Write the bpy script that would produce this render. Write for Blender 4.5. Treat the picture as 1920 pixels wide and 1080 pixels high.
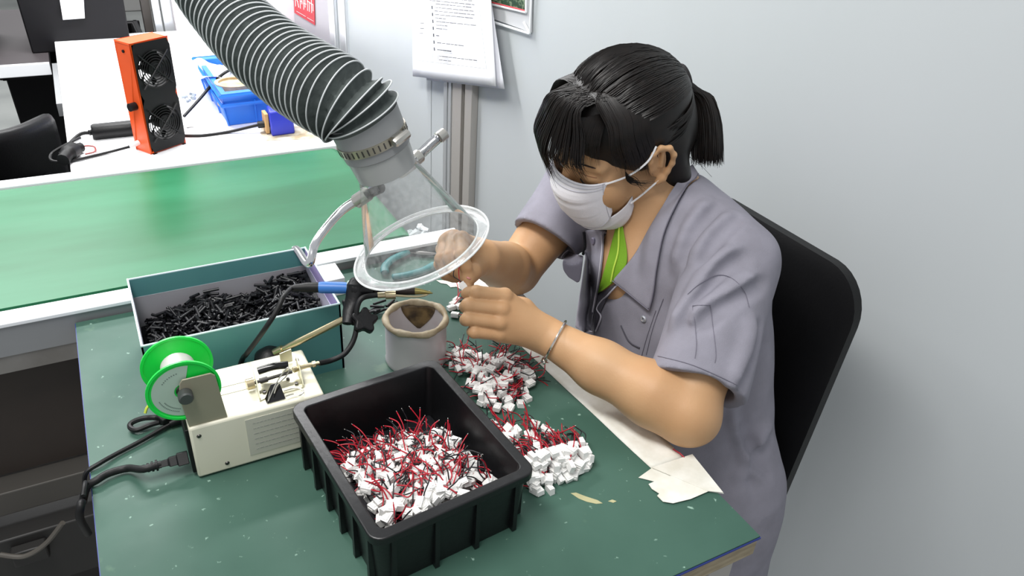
import bpy, bmesh, math, random
import numpy as np
from mathutils import Vector, Matrix, Euler
from mathutils.bvhtree import BVHTree
for o in list(bpy.data.objects): bpy.data.objects.remove(o)
SC = bpy.context.scene; COL = SC.collection
random.seed(7)
# ---------------------------------------------------------------- camera
RC = Matrix(((0.88090153, 0.20227514, -0.42789866), (-0.4697665, 0.48392235, -0.73833502), (0.05772291, 0.8514129, 0.52131002)))
CAM = Vector((0, 0, 1.40)); FPX = 1445.0
cd = bpy.data.cameras.new('camera'); cam = bpy.data.objects.new('camera', cd); COL.objects.link(cam)
cam.matrix_world = Matrix.Translation(CAM) @ RC.to_4x4()
cd.sensor_width = 36; cd.lens = FPX/1920*36; cd.clip_start = 0.02; cd.clip_end = 60
SC.camera = cam
# ---------------------------------------------------------------- world, lights, exposure
w = bpy.data.worlds.new('world'); SC.world = w; w.use_nodes = True
w.node_tree.nodes['Background'].inputs[0].default_value = (0.94, 0.965, 1.0, 1)
w.node_tree.nodes['Background'].inputs[1].default_value = 0.44
def area(name, loc, tgt, sx, sy, power, col=(1, 1, 1)):
    l = bpy.data.lights.new(name, 'AREA'); l.shape = 'RECTANGLE'; l.size = sx; l.size_y = sy; l.energy = power; l.color = col
    o = bpy.data.objects.new(name, l); COL.objects.link(o); o.location = loc
    o.rotation_euler = (Vector(tgt)-Vector(loc)).to_track_quat('-Z', 'Y').to_euler(); return o
area('ceiling_tube_over_table', (-0.35, 0.55, 2.55), (0.3, 0.75, 0.75), 1.3, 0.35, 24, (1, 0.985, 0.96))
area('line_tube_over_bench', (0.15, 2.05, 1.95), (0.15, 2.05, 0.77), 1.2, 0.16, 24, (1, 1, 1))
area('ceiling_tube_behind_bench', (-0.6, 4.2, 2.6), (-0.3, 3.6, 0), 2.0, 0.4, 40, (1, 1, 1))
SC.view_settings.view_transform = 'Standard'; SC.view_settings.look = 'None'; SC.view_settings.gamma = 1
SC.view_settings.use_curve_mapping = False; SC.view_settings.exposure = 0.5

# ---------------------------------------------------------------- pixel helpers (1920x1080 frame)
def ray(px, py): return (RC @ Vector((px-960, 540-py, -FPX))).normalized()
def P(px, py, D): return CAM + ray(px, py)*D
def PL(px, py, ax, val):
    r = ray(px, py); return CAM + r*((val-CAM[ax])/r[ax])
def T(px, py, z): return PL(px, py, 2, z)
WD = Vector((-0.208501, 0.978022, 0)); WN = Vector((-0.978022, -0.208501, 0)); WP = Vector((1.1, 0.5, 0))  # right wall line, normal to the room
def WL(px, py, off=0.0):
    p0 = WP + WN*off; r = ray(px, py); return CAM + r*((p0-CAM).dot(WN)/r.dot(WN))
def pix(p):
    c = RC.transposed() @ (Vector(p)-CAM); return 960+FPX*c.x/-c.z, 540-FPX*c.y/-c.z

# ---------------------------------------------------------------- materials
def lin(c):
    if isinstance(c, str):
        c = [int(c[i:i+2], 16)/255 for i in (0, 2, 4)]
    return tuple(((x+0.055)/1.055)**2.4 if x > 0.04045 else x/12.92 for x in c)
MATS = {}
def mat(name, col, rough=0.5, metal=0.0, col2=None, nscale=20, bump=0.0, bscale=60, trans=0.0, alpha=1.0, sss=0.0, spec=0.5, coat=0.0, aniso=None, thr=(0.35, 0.65), emit=0.0):
    if name in MATS: return MATS[name]
    m = bpy.data.materials.new(name); m.use_nodes = True; nt = m.node_tree; b = nt.nodes['Principled BSDF']
    b.inputs['Base Color'].default_value = (*lin(col), 1); b.inputs['Roughness'].default_value = rough; b.inputs['Metallic'].default_value = metal
    b.inputs['Specular IOR Level'].default_value = spec; b.inputs['Coat Weight'].default_value = coat
    b.inputs['Transmission Weight'].default_value = trans; b.inputs['Alpha'].default_value = alpha
    if sss: b.inputs['Subsurface Weight'].default_value = sss; b.inputs['Subsurface Radius'].default_value = (0.012, 0.005, 0.003); b.inputs['Subsurface Scale'].default_value = 1
    tc = nt.nodes.new('ShaderNodeTexCoord'); mp = nt.nodes.new('ShaderNodeMapping'); nt.links.new(tc.outputs['Object'], mp.inputs[0])
    if aniso: mp.inputs['Scale'].default_value = aniso
    if col2:
        n = nt.nodes.new('ShaderNodeTexNoise'); n.inputs['Scale'].default_value = nscale; n.inputs['Detail'].default_value = 6
        nt.links.new(mp.outputs[0], n.inputs['Vector'])
        r = nt.nodes.new('ShaderNodeValToRGB'); r.color_ramp.elements[0].position = thr[0]; r.color_ramp.elements[1].position = thr[1]
        r.color_ramp.elements[0].color = (*lin(col), 1); r.color_ramp.elements[1].color = (*lin(col2), 1)
        nt.links.new(n.outputs['Fac'], r.inputs[0]); nt.links.new(r.outputs[0], b.inputs['Base Color'])
    if bump:
        n2 = nt.nodes.new('ShaderNodeTexNoise'); n2.inputs['Scale'].default_value = bscale; n2.inputs['Detail'].default_value = 4
        nt.links.new(mp.outputs[0], n2.inputs['Vector'])
        bp = nt.nodes.new('ShaderNodeBump'); bp.inputs['Strength'].default_value = bump; bp.inputs['Distance'].default_value = 0.002
        nt.links.new(n2.outputs['Fac'], bp.inputs['Height']); nt.links.new(bp.outputs[0], b.inputs['Normal'])
    MATS[name] = m; return m
black_pl = mat('black_plastic', '0e0e10', 0.42, spec=0.3, bump=0.15, bscale=300)
black_rub = mat('black_rubber', '0f1011', 0.5, spec=0.3)
steel = mat('steel', 'c9c6bf', 0.28, 1.0)
steel_warm = mat('warm_steel', 'c2b493', 0.32, 1.0)
dark_steel = mat('dark_steel', '5c5a58', 0.35, 1.0)
white_pl = mat('white_plastic', 'eceef0', 0.45)
white_enamel = mat('white_enamel', 'e2e4e6', 0.4, col2='f0f1f2', nscale=4)
paper_m = mat('paper', 'f4f5f8', 0.7)
ink = mat('ink', '4a4d55', 0.7)

# ---------------------------------------------------------------- mesh builder
class MB:
    def __init__(s): s.v = []; s.f = []; s.mi = []; s.m = 0
    def add(s, vs, fs, M=None):
        b = len(s.v)
        s.v += [tuple(M @ Vector(p)) if M is not None else tuple(p) for p in vs]
        s.f += [tuple(b+i for i in f) for f in fs]; s.mi += [s.m]*len(fs); return s
    def box(s, c, d, M=None):
        x, y, z = d[0]/2, d[1]/2, d[2]/2
        vs = [(c[0]+a*x, c[1]+b*y, c[2]+e*z) for a in (-1, 1) for b in (-1, 1) for e in (-1, 1)]
        return s.add(vs, [(0, 1, 3, 2), (4, 6, 7, 5), (0, 4, 5, 1), (2, 3, 7, 6), (0, 2, 6, 4), (1, 5, 7, 3)], M)
    def hexa(s, bot, top):
        return s.add(list(bot)+list(top), [(3, 2, 1, 0), (4, 5, 6, 7), (0, 1, 5, 4), (1, 2, 6, 5), (2, 3, 7, 6), (3, 0, 4, 7)])
    def prism(s, poly, z0, z1, M=None):
        n = len(poly); vs = [(p[0], p[1], z0) for p in poly]+[(p[0], p[1], z1) for p in poly]
        fs = [tuple(range(n-1, -1, -1)), tuple(range(n, 2*n))]+[(i, (i+1) % n, n+(i+1) % n, n+i) for i in range(n)]
        return s.add(vs, fs, M)
    def tube(s, pts, r, n=10, caps=True, flat=1.0, up=None, closed=False):
        pts = [Vector(p) for p in pts]; k = len(pts); rs = r if isinstance(r, (list, tuple)) else [r]*k
        t = [(pts[min(i+1, k-1)]-pts[max(i-1, 0)]).normalized() for i in range(k)]
        if closed: t = [(pts[(i+1) % k]-pts[i-1]).normalized() for i in range(k)]
        a = Vector(up) if up is not None else (Vector((0, 0, 1)) if abs(t[0].z) < 0.9 else Vector((1, 0, 0)))
        vs = []
        for i in range(k):
            a = (a-t[i]*a.dot(t[i])).normalized(); b = t[i].cross(a)
            for j in range(n):
                q = 2*math.pi*j/n; vs.append(pts[i]+(a*math.cos(q)*flat+b*math.sin(q))*rs[i])
        fs = [(i*n+j, i*n+(j+1) % n, (i+1)*n+(j+1) % n, (i+1)*n+j) for i in range(k-1) for j in range(n)]
        if closed: fs += [((k-1)*n+j, (k-1)*n+(j+1) % n, (j+1) % n, j) for j in range(n)]
        elif caps: fs += [tuple(range(n-1, -1, -1)), tuple(range((k-1)*n, k*n))]
        return s.add(vs, fs)
    def lathe(s, prof, n=40, M=None, closed=False, a0=0, a1=2*math.pi):
        k = len(prof); full = abs(a1-a0) > 6.28; m = n if full else n+1; vs = []
        for i in range(m):
            q = a0+(a1-a0)*i/n
            vs += [(r*math.cos(q), r*math.sin(q), z) for r, z in prof]
        fs = []
        for i in range(n):
            i2 = (i+1) % m
            for j in range(k if closed else k-1):
                j2 = (j+1) % k; fs.append((i*k+j, i2*k+j, i2*k+j2, i*k+j2))
        return s.add(vs, fs, M)
    def cyl(s, p0, p1, r, n=20, r1=None):
        return s.tube([p0, p1], [r, r if r1 is None else r1], n)
    def grid(s, rows, thick=0.0):
        h, wd = len(rows), len(rows[0]); vs = [p for r in rows for p in r]
        fs = [(i*wd+j, i*wd+j+1, (i+1)*wd+j+1, (i+1)*wd+j) for i in range(h-1) for j in range(wd-1)]
        return s.add(vs, fs)
    def build(s, name, m, parent=None, smooth=True, bevel=0.0, solid=0.0, subd=0, seg=2, offset=0):
        me = bpy.data.meshes.new(name); me.from_pydata(s.v, [], s.f); me.validate()
        ms = m if isinstance(m, (list, tuple)) else [m]
        for x in ms: me.materials.append(x)
        if len(ms) > 1:
            for p, i in zip(me.polygons, s.mi): p.material_index = i
        bm = bmesh.new(); bm.from_mesh(me); bmesh.ops.remove_doubles(bm, verts=bm.verts, dist=1e-6); bmesh.ops.recalc_face_normals(bm, faces=bm.faces); bm.to_mesh(me); bm.free()
        o = bpy.data.objects.new(name, me); COL.objects.link(o)
        if parent: o.parent = parent; o.matrix_parent_inverse = parent.matrix_world.inverted()
        if solid: q = o.modifiers.new('s', 'SOLIDIFY'); q.thickness = solid; q.offset = offset
        if bevel: q = o.modifiers.new('b', 'BEVEL'); q.width = bevel; q.segments = seg; q.limit_method = 'ANGLE'; q.angle_limit = 0.6
        if subd: q = o.modifiers.new('d', 'SUBSURF'); q.levels = q.render_levels = subd
        if smooth:
            for p in me.polygons: p.use_smooth = True
            me.set_sharp_from_angle(angle=math.radians(38))
        return o
def tag(o, label, cat, group=None, kind=None):
    if label: o['label'] = label
    if cat: o['category'] = cat
    if group: o['group'] = group
    if kind: o['kind'] = kind
    return o
def thing(name, label, cat, loc=(0, 0, 0), rotz=0, group=None):
    o = bpy.data.objects.new(name, None); COL.objects.link(o); o.location = loc; o.rotation_euler = (0, 0, rotz)
    o.empty_display_size = 0.02; o.matrix_world = Matrix.Translation(loc) @ Matrix.Rotation(rotz, 4, 'Z')
    return tag(o, label, cat, group)
def struct(o): o['kind'] = 'structure'; return o
def bez(pts, n=10):
    """Catmull-Rom through points"""
    pts = [Vector(p) for p in pts]; out = []
    for i in range(len(pts)-1):
        p0 = pts[max(i-1, 0)]; p1 = pts[i]; p2 = pts[i+1]; p3 = pts[min(i+2, len(pts)-1)]
        for j in range(n):
            t = j/n; out.append(0.5*((2*p1)+(p2-p0)*t+(2*p0-5*p1+4*p2-p3)*t*t+(3*p1-p0-3*p2+p3)*t**3))
    return out+[pts[-1]]
def frame(o, zdir, xdir=None):
    z = Vector(zdir).normalized(); x = Vector(xdir) if xdir else (Vector((1, 0, 0)) if abs(z.x) < 0.9 else Vector((0, 1, 0)))
    x = (x-z*x.dot(z)).normalized(); y = z.cross(x)
    M = Matrix((x, y, z)).transposed().to_4x4(); M.translation = Vector(o); return M
# ================================================================ SETTING
wall_m = mat('painted_panel_wall', 'bdc2c4', 0.42, col2='c5cacc', nscale=1.2, aniso=(1, 1, 0.25), bump=0.03, bscale=8)
m = MB()
a = WP-WD*3.0; b = WP+WD*1.86
m.hexa([a+Vector((0, 0, 0)), b, b-WN*0.05, a-WN*0.05], [p+Vector((0, 0, 2.9)) for p in (a, b, b-WN*0.05, a-WN*0.05)])
struct(m.build('wall_right', wall_m, smooth=False))
alum = mat('aluminium', 'b4b0ab', 0.42, 0.25, bump=0.1, bscale=80, aniso=(1, 1, 0.05))
alum_w = mat('bright_aluminium', 'dfe2e4', 0.3, 0.6)
grey_groove = mat('groove_grey', '6a6662', 0.5, 0.5)
# far part of the wall: sign panel and return
gpan = mat('grey_panel', 'b4b2b8', 0.4)
m = MB(); a = WP+WD*1.94; b = WP+WD*2.21
m.hexa([a, b, b-WN*0.04, a-WN*0.04], [p+Vector((0, 0, 2.9)) for p in (a, b, b-WN*0.04, a-WN*0.04)])
struct(m.build('wall_right_far', gpan, smooth=False))
CORN = b
m = MB(); m.box(((0.27+CORN.x)/2, CORN.y+0.02, 1.45), (CORN.x-0.27, 0.04, 2.9)); struct(m.build('wall_back', mat('white_panel', 'd8d2d6', 0.5), smooth=False))
# door style aluminium frame between wall sections
m = MB()
for d0, d1, th in ((1.85, 1.876, 0.012), (1.88, 1.905, 0.006), (1.908, 1.945, 0.016)):
    p = WP+WD*d0; q = WP+WD*d1
    m.hexa([p+WN*th, q+WN*th, q-WN*0.05, p-WN*0.05], [x+Vector((0, 0, 2.9)) for x in (p+WN*th, q+WN*th, q-WN*0.05, p-WN*0.05)])
struct(m.build('trim_1', alum_w, smooth=False, bevel=0.004))
# post of extruded profile standing at the wall
def wdist(px, py): return (WL(px, py)-WP).dot(WD)
d0 = wdist(895, 250); d1 = wdist(843, 250)
m = MB()
def wpost(m, da, db, th, z0=0, z1=2.9):
    p = WP+WD*da; q = WP+WD*db
    m.hexa([Vector((x.x, x.y, z0)) for x in (p+WN*th, q+WN*th, q+WN*0.001, p+WN*0.001)], [Vector((x.x, x.y, z1)) for x in (p+WN*th, q+WN*th, q+WN*0.001, p+WN*0.001)])
L = d1-d0
wpost(m, d0, d0+L*0.24, 0.022); wpost(m, d0+L*0.36, d0+L*0.68, 0.022)
m.m = 1; wpost(m, d0+L*0.24, d0+L*0.36, 0.008); wpost(m, d0+L*0.68, d0+L*0.73, 0.012); wpost(m, d0+L*0.83, d0+L*0.88, 0.012)
m.m = 2; wpost(m, d0+L*0.73, d0+L*0.83, 0.022); wpost(m, d0+L*0.88, d1, 0.022)
struct(m.build('trim_2', [alum, grey_groove, alum_w], smooth=False, bevel=0.0015))
m = MB(); p = WL(808, 250); wd_ = (p-WP).dot(WD); wpost(m, wd_-0.002, wd_+0.002, 0.0015); struct(m.build('trim_3', wall_m, smooth=False))
# floor
fl = mat('grey_floor', '8f9290', 0.55, col2='a2a5a2', nscale=3)
m = MB(); m.box((0.2, 3.0, -0.02), (8, 12, 0.04)); struct(m.build('floor', fl, smooth=False))
m = MB(); m.box((0.0, 9.0, 1.5), (8, 0.05, 3)); struct(m.build('wall_far', mat('far_wall', '9a9c98', 0.6), smooth=False))
yl = mat('yellow_line', 'd5d23a', 0.6)
for i, yy in enumerate((4.1, 5.6)):
    m = MB(); m.box((-0.6, yy, 0.0015), (3.4, 0.05, 0.003)); o = m.build('floor_line', yl, smooth=False); tag(o, ['yellow floor marking line near the black bins', 'farther yellow floor marking line behind the bins'][i], 'floor line')
m = MB(); a = bez([(-0.28, 3.9, 0.002), (-0.22, 3.5, 0.002), (-0.12, 3.1, 0.002)], 6); 

# ================================================================ WORKTABLE
TX0, TX1, TY0, TY1 = -0.088, 0.541, 0.361, 1.078
def green_top():
    m = mat('green_table_top', '46665b', 0.6, spec=0.32, bump=0.05, bscale=120); nt = m.node_tree; b = nt.nodes['Principled BSDF']
    tc = nt.nodes.new('ShaderNodeTexCoord')
    def noise(sc, det=6):
        n = nt.nodes.new('ShaderNodeTexNoise'); n.inputs['Scale'].default_value = sc; n.inputs['Detail'].default_value = det; nt.links.new(tc.outputs['Object'], n.inputs['Vector']); return n
    def ramp(fac, p0, c0, p1, c1):
        r = nt.nodes.new('ShaderNodeValToRGB'); e = r.color_ramp.elements; e[0].position = p0; e[0].color = (*lin(c0), 1); e[1].position = p1; e[1].color = (*lin(c1), 1); nt.links.new(fac, r.inputs[0]); return r
    def mix(fac, a, c):
        x = nt.nodes.new('ShaderNodeMix'); x.data_type = 'RGBA'; nt.links.new(fac, x.inputs[0]); nt.links.new(a, x.inputs[6]); x.inputs[7].default_value = (*lin(c), 1); return x
    base = ramp(noise(5).outputs[0], 0.3, '36564a', 0.75, '47685b')
    sp = ramp(noise(95, 3).outputs[0], 0.70, '000000', 0.76, 'ffffff'); st = ramp(noise(22, 5).outputs[0], 0.66, '000000', 0.74, 'aaaaaa')
    m1 = mix(sp.outputs[0], base.outputs[0], '8fae9f'); m2 = mix(st.outputs[0], m1.outputs[2], '6d8a70')
    nt.links.new(m2.outputs[2], b.inputs['Base Color'])
    rr = ramp(noise(9).outputs[0], 0.3, 'b4b4b4', 0.7, 'd0d0d0'); nt.links.new(rr.outputs[0], b.inputs['Roughness'])
    return m
gt = green_top()
tbl = thing('work_table', 'green topped wooden workbench with blue edge trim, strewn with white connectors', 'table', ((TX0+TX1)/2, (TY0+TY1)/2, 0))
m = MB(); m.box(((TX0+TX1)/2, (TY0+TY1)/2, 0.749), (TX1-TX0, TY1-TY0, 0.002)); m.build('table_mat', gt, tbl, smooth=False)
wood = mat('table_board', '8c7f66', 0.6, col2='a79a80', nscale=30, aniso=(1, 1, 6))
m = MB(); m.box(((TX0+TX1)/2, (TY0+TY1)/2, 0.7345), (TX1-TX0-0.002, TY1-TY0-0.002, 0.027)); m.build('tabletop', wood, tbl, smooth=False)
bl = mat('blue_edge', '2b3a86', 0.5); m = MB(); zc = 0.7468; 
m.box(((TX0+TX1)/2, TY0-0.0005, zc), (TX1-TX0+0.002, 0.001, 0.0024)); m.box((TX0-0.0005, (TY0+TY1)/2, zc-0.004), (0.001, TY1-TY0, 0.012)); m.box((TX1+0.0005, (TY0+TY1)/2, zc), (0.001, TY1-TY0, 0.0024))
m.build('edge_trim', bl, tbl, smooth=False)
for x in (TX0+0.03, TX1-0.03):
    for y in (TY0+0.03, TY1-0.03):
        m = MB(); m.box((x, y, 0.36), (0.035, 0.035, 0.72)); m.build('leg', alum, tbl, bevel=0.002)
m = MB(); m.box(((TX0+TX1)/2, TY0+0.03, 0.695), (TX1-TX0-0.1, 0.02, 0.05)); m.build('apron', alum, tbl, smooth=False)
# paint wear marks as thin dried glue smears on the top
glue = mat('dried_glue', 'b9b48a', 0.5)
m = MB(); 
for q in ([(1070, 925), (1085, 935), (1100, 941), (1118, 945), (1130, 944), (1120, 938), (1098, 931), (1080, 924)], [(1140, 940), (1150, 943), (1156, 940), (1148, 937)]):
    m.prism([T(x, y, 0.75).to_2d() for x, y in q], 0.75, 0.7504)
tag(m.build('glue_smear', glue, smooth=False), 'thin yellowish dried glue smear on green tabletop beside near connector pile', 'glue smear')

# masking tape strips along the right edge
tape_m = mat('masking_tape', 'dcd9cc', 0.55, col2='efeee6', nscale=35, bump=0.25, bscale=90)
def rag(pts, z, th=0.0006):
    m = MB(); m.prism([T(x, y, z).to_2d() for x, y in pts], z, z+th); return m
tp = thing('tape_strip', 'wide crumpled white masking tape strip along the table edge under her arm', 'tape', (0.5, 0.7, 0.75))
inner = [(838, 528), (850, 537), (866, 541), (905, 585), (975, 648), (1045, 715), (1110, 775), (1170, 832), (1222, 880)]
m = MB(); rows = []
for i, (x, y) in enumerate(bez([(*q, 0) for q in inner], 4)[k][:2] for k in range(4*(len(inner)-1)+1)):
    a = T(x, y, 0.7503); rows.append([a+Vector(((0.5405-a.x)*j/6, 0, 0.0006+0.0012*math.sin(i*0.9+j*1.7)**2*(0 < j < 6))) for j in range(7)])
m.grid(rows); m.build('tape_sheet', tape_m, tp, solid=0.0004)
m = rag([(818, 526), (842, 526), (868, 532), (884, 545), (868, 545), (856, 538), (845, 539), (838, 533), (826, 531)], 0.7506); m.build('torn_end', tape_m, tp, smooth=False)
for i, q in enumerate(([(1197, 896), (1222, 878), (1262, 872), (1345, 912), (1357, 926), (1322, 921), (1262, 905), (1225, 903), (1210, 899)],
          [(1216, 908), (1250, 893), (1300, 893), (1332, 920), (1295, 936), (1262, 944), (1243, 941), (1232, 930), (1236, 926), (1222, 917)])):
    m = rag(q, 0.7508+0.0008*i); m.build('torn_piece', tape_m, tp, smooth=False)
m = rag([(1222, 877), (1298, 852), (1356, 924), (1326, 921)], 0.7522); m.build('torn_piece', tape_m, tp, smooth=False)
m = MB(); m.tube([T(1262, 842, 0.7525), T(1275, 850, 0.7525), T(1283, 858, 0.7525)], 0.001, 6); m.build('red_tape_edge', mat('red_edge', 'b0303e', 0.5), tp)

# ================================================================ CONVEYOR
belt_m = mat('green_belt', '155f38', 0.36, col2='2b7550', nscale=4.5, bump=0.12, bscale=14, aniso=(0.4, 2.0, 1), spec=0.35)  # lighter streaks in the colour stand in for highlights on the belt
cv = thing('conveyor', 'belt conveyor with glossy green belt and white metal side rails behind the table', 'conveyor', (-0.6, 1.3, 0))
m = MB(); X0 = -1.6; XE = 0.425; rr = 0.022; zb = 0.768
prof = [(X0, zb)]+[(XE+rr*math.sin(q), zb-rr+rr*math.cos(q)) for q in [math.pi*k/12 for k in range(13)]]+[(X0, zb-2*rr)]
vs = [(x, 1.125, z) for x, z in prof]+[(x, 1.555, z) for x, z in prof]; n = len(prof)
m.add(vs, [(i, (i+1) % n, n+(i+1) % n, n+i) for i in range(n)]+[tuple(range(n)), tuple(range(n, 2*n))]); m.build('belt', belt_m, cv)
rw = mat('rail_white', 'e9ebee', 0.35)
rg = mat('rail_side', '8f9193', 0.5, 0.3)
m = MB(); m.box((-0.575, 1.0985, 0.7655), (2.19, 0.037, 0.006)); m.build('near_rail', rw, cv, smooth=False, bevel=0.001)
m = MB(); m.box((-0.575, 1.1, 0.7385), (2.19, 0.034, 0.048)); m.build('side_beam', rg, cv, smooth=False)
m = MB(); m.box((-0.575, 1.577, 0.7655), (2.15, 0.034, 0.012)); m.build('far_rail', rw, cv, smooth=False, bevel=0.002)
m = MB(); m.box((-0.575, 1.1, 0.700), (2.19, 0.03, 0.028)); m.build('lower_beam', mat('dull_aluminium', '7d7a76', 0.5, 0.4, col2='8d8b88', nscale=14), cv, smooth=False)
m = MB(); m.box((-0.75, 1.14, 0.575), (1.8, 0.012, 0.215)); m.build('side_panel', mat('brown_panel', '352d28', 0.55, col2='2c2622', nscale=6), cv, smooth=False)
m = MB(); m.box((-0.75, 1.12, 0.44), (1.8, 0.05, 0.045)); m.build('base_beam', mat('grey_beam', '55524e', 0.5, 0.3), cv, smooth=False, bevel=0.002)
m = MB(); m.box((-0.72, 1.34, 0.215), (1.8, 0.34, 0.39)); m.build('floor_shade_box', mat('shade_box_dark', '2a2826', 0.6), cv, smooth=False)  # added dark box in place of shade on the floor under the conveyor
for x in (-0.35, 0.38):
    m = MB(); m.box((x, 1.2, 0.36), (0.04, 0.04, 0.72)); m.build('leg', rg, cv, smooth=False)
m = MB(); m.cyl((0.425, 1.118, 0.746), (0.425, 1.565, 0.746), 0.008, 16); m.build('end_shaft', steel, cv)
m = MB(); m.hexa([PL(690, 470, 2, .755), PL(790, 452, 2, .755), PL(790, 440, 2, .755), PL(690, 455, 2, .755)], [PL(690, 470, 2, .762), PL(790, 452, 2, .762), PL(790, 440, 2, .762), PL(690, 455, 2, .762)]); m.build('belt_shadow_slab', dark_steel, cv, smooth=False)  # dark slab stands in for the shadow below the belt end
# things under the line, left
cm = mat('dark_cable', '121213', 0.5, spec=0.35)
m = MB(); m.tube(bez([PL(0, 1040, 1, 1.05), PL(45, 1043, 1, 1.04), PL(85, 1020, 1, 1.03), PL(118, 980, 1, 1.02)], 8), 0.004, 8); tag(m.build('cable', mat('grey_cable', '5c5852', 0.6)), 'grey cable looping in front of dark box under the conveyor', 'cable')
m = MB(); m.box((-0.30, 1.11, 0.33), (0.34, 0.08, 0.12)); m.box((-0.235, 1.06, 0.36), (0.05, 0.02, 0.03)); tag(m.build('junction_box', mat('box_dark', '2b2a29', 0.5), bevel=0.003), 'dark metal box under the conveyor below brown panel', 'box')

# ================================================================ WHITE BENCH
bn = thing('assembly_bench', 'long white laminate bench behind the conveyor, brightly lit', 'table', (0.28, 2.1, 0))
m = MB(); m.hexa([(-0.068, 1.597, 0.745), (0.53, 1.597, 0.745), (0.60, 2.655, 0.745), (-0.068, 2.655, 0.745)], [(-0.068, 1.597, 0.77), (0.53, 1.597, 0.77), (0.60, 2.655, 0.77), (-0.068, 2.655, 0.77)]); m.build('tabletop', mat('bench_white', 'f3f4f6', 0.35), bn, smooth=False, bevel=0.002)
for x, y in ((-0.04, 1.63), (0.44, 1.63), (-0.04, 2.6), (0.5, 2.6)):
    m = MB(); m.box((x, y, 0.372), (0.04, 0.04, 0.745)); m.build('leg', alum_w, bn, smooth=False)
m = MB(); m.box((-0.074, 2.2, 0.755), (0.012, 0.35, 0.03)); m.build('edge_bracket', rg, bn, smooth=False)

# ================================================================ far left storage
br = mat('black_tote', '121114', 0.5, spec=0.3)
def tote(base, w, d, h, label, grp=None, paper=None, flare=0.06):
    t = thing('storage_bin', label, 'bin', base, 0, grp); x, y, z = base
    m = MB()
    def ring(s, zz, ins=0): return [(x-w/2*s+ins, y-d/2*s+ins, zz), (x+w/2*s-ins, y-d/2*s+ins, zz), (x+w/2*s-ins, y+d/2*s-ins, zz), (x-w/2*s+ins, y+d/2*s-ins, zz)]
    R0 = ring(1, z); R1 = ring(1+flare, z+h); R2 = ring(1+flare, z+h, 0.012); R3 = ring(1, z+0.012, 0.012); vs = R0+R1+R2+R3; fs = [(3, 2, 1, 0), (12, 13, 14, 15)]
    for k in range(3):
        fs += [(k*4+i, k*4+(i+1) % 4, (k+1)*4+(i+1) % 4, (k+1)*4+i) for i in range(4)]
    m.add(vs, fs); m.build('tub', br, t, bevel=0.004)
    m = MB(); s = 1+flare*1.0
    for (cx, cy, sx, sy) in ((x, y-d/2*s, w*s+0.03, 0.016), (x, y+d/2*s, w*s+0.03, 0.016), (x-w/2*s, y, 0.016, d*s+0.03), (x+w/2*s, y, 0.016, d*s+0.03)): m.box((cx, cy, z+h-0.012), (sx, sy, 0.03))
    m.build('rim', br, t, bevel=0.003)
    if paper:
        m = MB(); m.hexa(paper[0], paper[1]); m.build('paper_label', mat('label_paper', 'cfcfcf', 0.7, col2='b9b9ba', nscale=90, aniso=(0.2, 1, 3)), t, smooth=False)
    return t
sh = thing('storage_shelf', 'white edged shelf behind the office chair carrying black bins', 'shelf', (-0.45, 2.75, 0))
m = MB(); m.box((-0.50, 2.85, 0.725), (0.82, 0.7, 0.03)); m.build('shelf_board', mat('shelf_grey', '4b4648', 0.5), sh, smooth=False)
m = MB(); m.box((-0.50, 2.495, 0.725), (0.82, 0.012, 0.034)); m.build('front_edge', rw, sh, smooth=False, bevel=0.002)
for x in (-0.88, -0.47):
    for y in (2.53, 3.15): m = MB(); m.box((x, y, 0.355), (0.03, 0.03, 0.71)); m.build('leg', rg, sh, smooth=False)
pp = [PL(112, 0, 1, 2.588), PL(157, 0, 1, 2.588), PL(159, 34, 1, 2.591), PL(118, 37, 1, 2.591)]
tote((-0.0, 2.755, 0.74), 0.26, 0.30, 0.30, 'tall black plastic bin with white paper label on the shelf', None, None)
m = MB(); m.hexa([p+Vector((0, 0.0, 0)) for p in pp], [p+Vector((0, -0.002, 0)) for p in pp]); 
tag(m.build('paper_label', paper_m, smooth=False), 'white printed paper slip taped on the tall black bin', 'paper slip')
tote((-0.352, 2.72, 0.74), 0.26, 0.3, 0.28, 'black plastic bin at the left end of the shelf')
tote((-0.015, 3.02, 0.0), 0.38, 0.5, 0.66, 'tall black bin standing on the floor under the shelf', None, None, 0.1)
tote((-0.50, 3.1, 0.0), 0.3, 0.4, 0.62, 'black bin on the floor behind the office chair', None, None, 0.08)
# distant rack between bins and metal post
m = MB(); m.box((0.2, 6.8, 0.55), (0.9, 0.5, 1.1)); tag(m.build('storage_cabinet', mat('cab_grey', '9b9a98', 0.5), bevel=0.01), 'pale grey cabinet far behind the bins', 'cabinet')
m = MB(); m.box((0.15, 6.5, 1.03), (1.0, 0.05, 0.03)); tag(m.build('shelf_rail', mat('rail_dark', '4a4846', 0.5), smooth=False), 'dark rail in front of the distant grey cabinet', 'rail')
m = MB(); m.box((0.225, 2.72, 1.45), (0.022, 0.04, 2.9)); m.box((0.256, 2.72, 1.45), (0.03, 0.03, 2.9)); struct(m.build('trim_4', alum_w, smooth=False, bevel=0.002))
m = MB(); m.box((0.20, 2.76, 1.45), (0.026, 0.03, 2.9)); struct(m.build('trim_5', mat('dark_post', '57524e', 0.5), smooth=False, bevel=0.002))

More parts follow.
